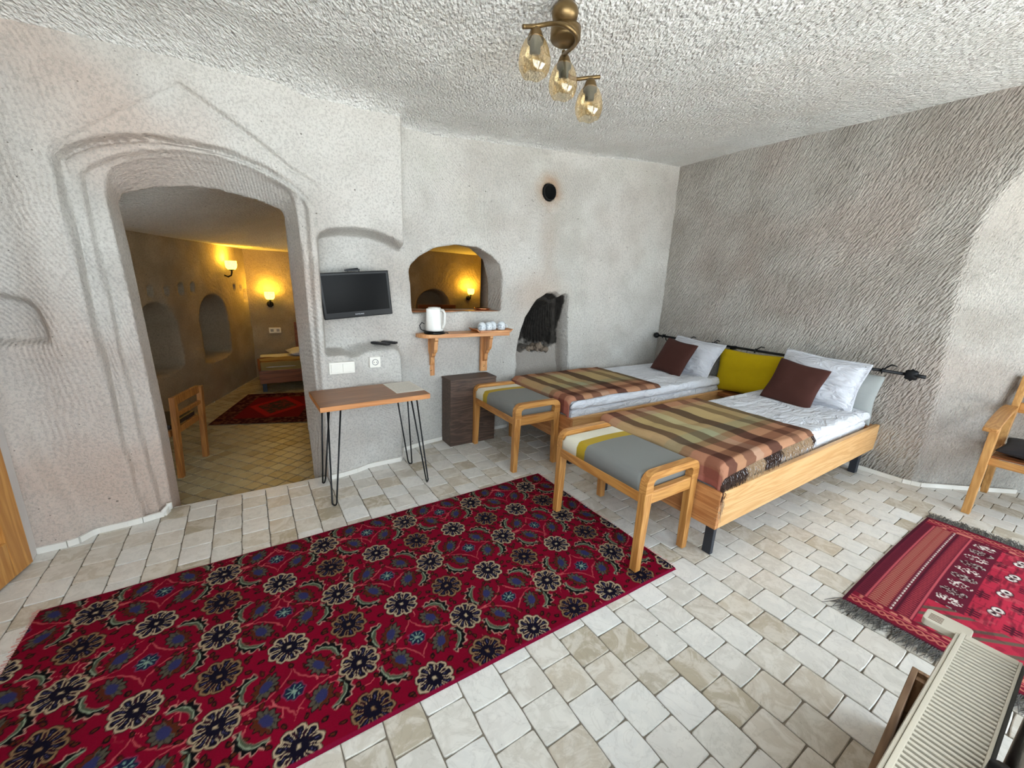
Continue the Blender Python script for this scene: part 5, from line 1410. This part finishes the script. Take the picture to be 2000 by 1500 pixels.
# ------------------------------------------------------------------ armchair on the right
M_CHW = wood('chair_wood_v', (208, 160, 98), (178, 128, 70), 'Z', ring=8, knots=False)
M_CHX = wood('chair_wood_h', (196, 146, 86), (166, 114, 60), 'X', ring=8, knots=False)
ac = empty('wooden_armchair', (4.6, 0.08, 0), 0, 'honey wood armchair at right edge with curved arm', 'chair')
for s in (-1, 1):
    yo = 0.295 * s
    bm = bmesh.new()
    hexa(bm, [(-0.335, yo - 0.022, 0), (-0.275, yo - 0.022, 0), (-0.275, yo + 0.022, 0), (-0.335, yo + 0.022, 0)], [(-0.305, yo - 0.022, 0.645), (-0.235, yo - 0.022, 0.65), (-0.235, yo + 0.022, 0.65), (-0.305, yo + 0.022, 0.645)])
    bobj('front_leg', bm, M_CHW, ac, bevel=0.004)
    bm = bmesh.new()
    a, b, c = (0.30, 0.0), (0.235, 0.42), (0.40, 0.96); w = 0.055
    prof = [(0.30, 0), (0.355, 0), (0.30, 0.42), (0.455, 0.96), (0.405, 0.965), (0.235, 0.42)]
    prism(bm, prof, yo - 0.02, yo + 0.02, 'XZ'); bobj('rear_leg', bm, M_CHW, ac, bevel=0.004)
    bm = bmesh.new(); n = 10; tp = []; bt = []
    for k in range(n + 1):
        t = k / n; x = -0.37 + 0.70 * t; z = 0.632 + 0.072 * math.sin(min(1, t * 1.25) * PI / 2); tp.append((x, z + 0.030)); bt.append((x, z))
    prism(bm, tp + bt[::-1], yo - 0.022 if s > 0 else yo - 0.05, yo + 0.05 if s > 0 else yo + 0.022, 'XZ'); bobj('arm_rest', bm, M_CHX, ac, bevel=0.006)
    box_obj('side_rail', -0.27, 0.29, yo - 0.014, yo + 0.014, 0.385, 0.435, M_CHX, ac, 0.003)
box_obj('front_rail', -0.29, -0.265, -0.275, 0.275, 0.385, 0.435, wood('chair_wood_y', (196, 146, 86), (166, 114, 60), 'Y', ring=8, knots=False), ac, 0.003)
for k in range(6): box_obj('seat_slat', -0.26 + k * 0.085, -0.20 + k * 0.085, -0.275, 0.275, 0.436, 0.448, MATS['ledge_wood'], ac, 0.002)
for k in range(2): box_obj('back_rail', 0.38 + 0.035 * k - 0.01, 0.40 + 0.035 * k, -0.275, 0.275, 0.68 + 0.14 * k, 0.76 + 0.14 * k, MATS['chair_wood_y'], ac, 0.004)
pc = pillow('seat_cushion', 0.53, 0.53, 0.085, T(4.60, 0.08, 0.494), fabric('black_cushion_cloth', (40, 38, 40), 0.85), 'black square seat cushion on the armchair', 'cushion', None, 22, wr=0.004)

# ------------------------------------------------------------------ inner room furniture
M_ICH = wood('inner_chair_wood', (170, 112, 54), (134, 82, 36), 'Z', ring=8, knots=False)
ic = empty('side_chair', (-0.692, 4.066, ZI), -0.335, 'brown wooden chair with dark seat just inside the doorway', 'chair')
for (x, y, h_, nm) in ((0.205, -0.20, 0.655, 'leg'), (0.205, 0.20, 0.64, 'leg'), (-0.20, -0.20, 0.40, 'leg'), (-0.20, 0.20, 0.40, 'leg')):
    bm = bmesh.new(); lx_ = 0.03 if h_ > 0.5 else 0.0
    hexa(bm, [(x - 0.02, y - 0.02, 0), (x + 0.02, y - 0.02, 0), (x + 0.02, y + 0.02, 0), (x - 0.02, y + 0.02, 0)], [(x - 0.02 + lx_, y - 0.02, h_), (x + 0.02 + lx_, y - 0.02, h_), (x + 0.02 + lx_, y + 0.02, h_), (x - 0.02 + lx_, y + 0.02, h_)])
    bobj(nm, bm, M_ICH, ic, bevel=0.004)
for (z0, z1) in ((0.585, 0.65), (0.49, 0.52)): box_obj('back_rail', 0.212, 0.236, -0.18, 0.18, z0, z1, M_ICH, ic, 0.003)
for s in (-1, 1): box_obj('seat_rail', -0.18, 0.185, s * 0.2 - 0.014, s * 0.2 + 0.014, 0.34, 0.39, M_ICH, ic, 0.003)
for s in (-1, 1): box_obj('seat_rail', s * 0.19 - 0.012, s * 0.19 + 0.012, -0.186, 0.186, 0.34, 0.39, M_ICH, ic, 0.003)
box_obj('seat', -0.215, 0.18, -0.185, 0.185, 0.39, 0.43, plain('dark_leather', (38, 28, 24), 0.5), ic, 0.012)

def build_inner_rug():
    P = [Vector((-0.47, 5.06, 0)), Vector((0.47, 4.73, 0)), Vector((0.86, 5.92, 0)), Vector((-0.10, 6.19, 0))]
    n = 130; u = np.linspace(0, 1, n); U, V_ = np.meshgrid(u, u, indexing='ij')
    Pn = [np.array(p) for p in P]
    pos = (Pn[0] * ((1 - U) * (1 - V_))[..., None] + Pn[1] * (U * (1 - V_))[..., None] + Pn[2] * (U * V_)[..., None] + Pn[3] * ((1 - U) * V_)[..., None])
    pos[..., 2] = ZI + 0.008
    col = np.ones(U.shape + (3,)) * np.array(lin((104, 10, 18)))
    d = np.minimum(np.minimum(U, 1 - U) * 1.0, np.minimum(V_, 1 - V_) * 1.15)
    sp = fbm2(U * 40, V_ * 40, 91, 2)
    col = np.where((d < 0.17)[..., None], over(np.ones_like(col) * np.array(lin((58, 10, 18))), sstep(sp, 0.0, 0.3), (98, 60, 44)), col)
    dm = np.abs(U - 0.5) * 1.6 + np.abs(V_ - 0.52) * 1.4
    col = over(col, band(dm - 0.42, 0.07, 0.02), (150, 22, 22)); col = np.where((dm < 0.34)[..., None], over(np.ones_like(col) * np.array(lin((58, 44, 36))), sstep(sp, 0.05, 0.25), (110, 40, 34)), col)
    o = npmesh('inner_rug', pos.reshape(-1, 3), grid_quads(n, n), MATS['rug_pile'], col=col.reshape(-1, 3))
    tag(o, 'dark red medallion rug on the inner room floor', 'rug')
build_inner_rug()

ib = empty('inner_bed_frame', (0.88, 6.75, ZI), 0, 'low brown bed frame with slatted headboard in the inner room', 'bed')
M_IBW = wood('inner_bed_wood', (150, 88, 48), (112, 62, 32), 'X', ring=7)
box_obj('foot_board', -0.83, 0.62, -0.52, -0.49, 0.12, 0.30, M_IBW, ib, 0.004)
box_obj('side_board', -0.83, -0.80, -0.49, 0.42, 0.12, 0.30, M_IBW, ib, 0.004); box_obj('side_board', 0.59, 0.62, -0.49, 0.42, 0.12, 0.30, M_IBW, ib, 0.004)
for x_ in (-0.78, 0.57):
    for y_ in (-0.46, 0.38): box_obj('leg', x_ - 0.025, x_ + 0.025, y_ - 0.025, y_ + 0.025, 0, 0.125, M_DARKLEG, ib, 0.003)
for k in range(5): box_obj('headboard_slat', -0.28, 0.62, 0.43, 0.455, 0.42 + k * 0.085, 0.47 + k * 0.085, M_IBW, ib, 0.004)
for x_ in (-0.27, 0.6): box_obj('headboard_post', x_ - 0.02, x_ + 0.02, 0.40, 0.43, 0.0, 0.85, M_IBW, ib, 0.003)
mi = box_obj('inner_mattress', -0.79, 0.58, -0.48, 0.40, 0.0, 0.13, MATS['white_sheet'], None, 0.03); mi.location = (0.88, 6.75, ZI + 0.24)
tag(mi, 'white mattress on the low inner room bed', 'mattress')
n = 40; u = np.linspace(0, 1, n); U, V_ = np.meshgrid(u, u, indexing='ij')
pos = np.stack([0.075 + 1.36 * U, 6.235 + 0.42 * V_, ZI + 0.385 - 0.085 * (V_ < 0.10) + 0.025 * np.abs(fbm2(U * 5, V_ * 4, 95, 2)) + 0.02 * np.sin(V_ * 9)], -1)
c_ = np.where(((V_ * 6).astype(int) % 2 == 0)[..., None], np.array(lin((150, 130, 84))), np.array(lin((104, 64, 42))))
o = npmesh('inner_throw', pos.reshape(-1, 3), grid_quads(n, n), M_PLAID, col=c_.reshape(-1, 3)); o.modifiers.new('t', 'SOLIDIFY').thickness = 0.012
tag(o, 'striped tan and brown throw at the foot of the inner room bed', 'blanket')
pillow('inner_pillow', 0.55, 0.36, 0.12, T(0.72, 6.86, ZI + 0.44) @ R(0.1, 'Z'), M_PILLOW, 'white pillow lying flat on the inner room bed', 'pillow', None, 31, n=24)
pillow('inner_pillow', 0.45, 0.42, 0.10, T(0.86, 7.07, ZI + 0.62) @ R(0.1, 'Z') @ R(1.15, 'X'), M_PILLOW, 'white pillow propped upright against the inner room headboard', 'pillow', None, 33, n=24)

# wall sconces with lit amber shades
def glow_mat():
    g = NG('lit_shade'); co = g.coord()
    z = g.noise(co, 40, 2)
    em = g.n('Emission', {'Strength': 3.6}); g.set(em.inputs['Color'], g.mix(z, (1.0, 0.58, 0.03, 1), (1.0, 0.72, 0.10, 1)))
    g.nt.links.new(em.outputs[0], g.out.inputs[0]); return g.m
M_GLOW = glow_mat()
def sconce(loc, ang, label, power):
    s = empty('wall_sconce', loc, ang, label, 'lamp', 'lit wall sconces of the inner room')
    # local -Y points into the room
    bm = bmesh.new(); lathe(bm, [(0, 0.0), (0.045, 0.0), (0.045, 0.012), (0.02, 0.02), (0, 0.02)], 18, T(0, 0, -0.13) @ R(PI / 2, 'X')); bobj('wall_plate', bm, M_IRON, s, True)
    bm = bmesh.new(); tube(bm, [(0, -0.01, -0.13), (0, -0.06, -0.15), (0, -0.10, -0.13), (0, -0.11, -0.09), (0, -0.11, -0.06)], 0.010, 8); lathe(bm, [(0, -0.07), (0.028, -0.065), (0.034, -0.05), (0, -0.05)], 14, T(0, -0.11, 0)); bobj('arm', bm, M_IRON, s, True)
    bm = bmesh.new(); lathe(bm, [(0.044, -0.055), (0.062, -0.03), (0.068, 0.01), (0.066, 0.055), (0.060, 0.055), (0.062, 0.01), (0.056, -0.028), (0.040, -0.050)], 24, T(0, -0.11, 0)); bobj('shade', bm, M_GLOW, s, True)
    ld = bpy.data.lights.new('sconce_bulb', 'POINT'); ld.energy = power; ld.color = (1.0, 0.52, 0.045); ld.shadow_soft_size = 0.05
    lo = bpy.data.objects.new('sconce_bulb', ld); lo.location = (0, -0.11, 0.085); link(lo, s)
aL = math.atan2(LWd[1], LWd[0])
sconce((-0.225, 6.66, 1.56), aL, 'lit amber sconce high on the inner room side wall', 6.5)
sconce((0.30, 7.24, 1.15), 0.0, 'lit amber sconce above the inner room bed', 6.5)
sconce((3.66, 7.24, 1.29), 0.0, 'lit amber sconce seen through the arched opening', 8)
is_ = empty('inner_socket', (0.33, 7.24, 0.62), 0, 'white double socket plate on the inner room end wall', 'socket')
box_obj('plate', -0.08, 0.08, -0.012, 0.02, -0.04, 0.04, M_WPLA, is_, 0.003)
for q in (-1, 1): box_obj('outlet', q * 0.04 - 0.02, q * 0.04 + 0.02, -0.015, -0.01, -0.02, 0.02, plain('socket_grey', (150, 150, 148), 0.4), is_, 0.002)
pf = empty('framed_board', (2.93, 7.05, 0.62), 0, 'brown wooden framed board below the arched niche, behind the kettle', 'frame')
for (a0, a1, z0, z1, nm) in ((-0.36, 0.36, 0.36, 0.42, 'rail'), (-0.36, -0.30, -0.72, 0.36, 'stile'), (0.30, 0.36, -0.72, 0.36, 'stile')): box_obj(nm, a0, a1, -0.03, 0.02, z0, z1, M_IBW, pf, 0.004)
box_obj('panel', -0.30, 0.30, -0.01, 0.012, -0.72, 0.36, plain('brown_panel', (112, 70, 38), 0.6), pf, 0.002)

# ------------------------------------------------------------------ small pieces become sub-parts of the part that carries them
def subparts(root_name, child, carrier, pair=False):
    for root in [o for o in bpy.data.objects if o.parent is None and o.name.split('.')[0] == root_name]:
        kids = list(root.children)
        car = [k for k in kids if k.name.split('.')[0] == carrier]; ch = [k for k in kids if k.name.split('.')[0] == child]
        for i, k in enumerate(ch):
            k.parent = car[min(i * len(car) // len(ch), len(car) - 1) if pair else 0]
subparts('remote_control', 'button', 'case'); subparts('light_switch', 'rocker', 'plate'); subparts('power_socket', 'pin_hole', 'outlet_ring')
subparts('electric_kettle', 'lid', 'jug'); subparts('electric_kettle', 'handle', 'jug'); subparts('cup', 'handle', 'bowl')
subparts('inner_socket', 'outlet', 'plate'); subparts('plastic_holder', 'slot', 'body'); subparts('door_1', 'raised_field', 'door_panel', True)
subparts('ceiling_lamp', 'bulb', 'bulb_holder', True); subparts('wall_shelf', 'screw', 'back_plate', True); subparts('television', 'screen', 'housing'); subparts('television', 'logo_lettering', 'housing')
subparts('radiator', 'slat', 'grille_frame'); subparts('radiator', 'panel_ridge', 'front_panel')
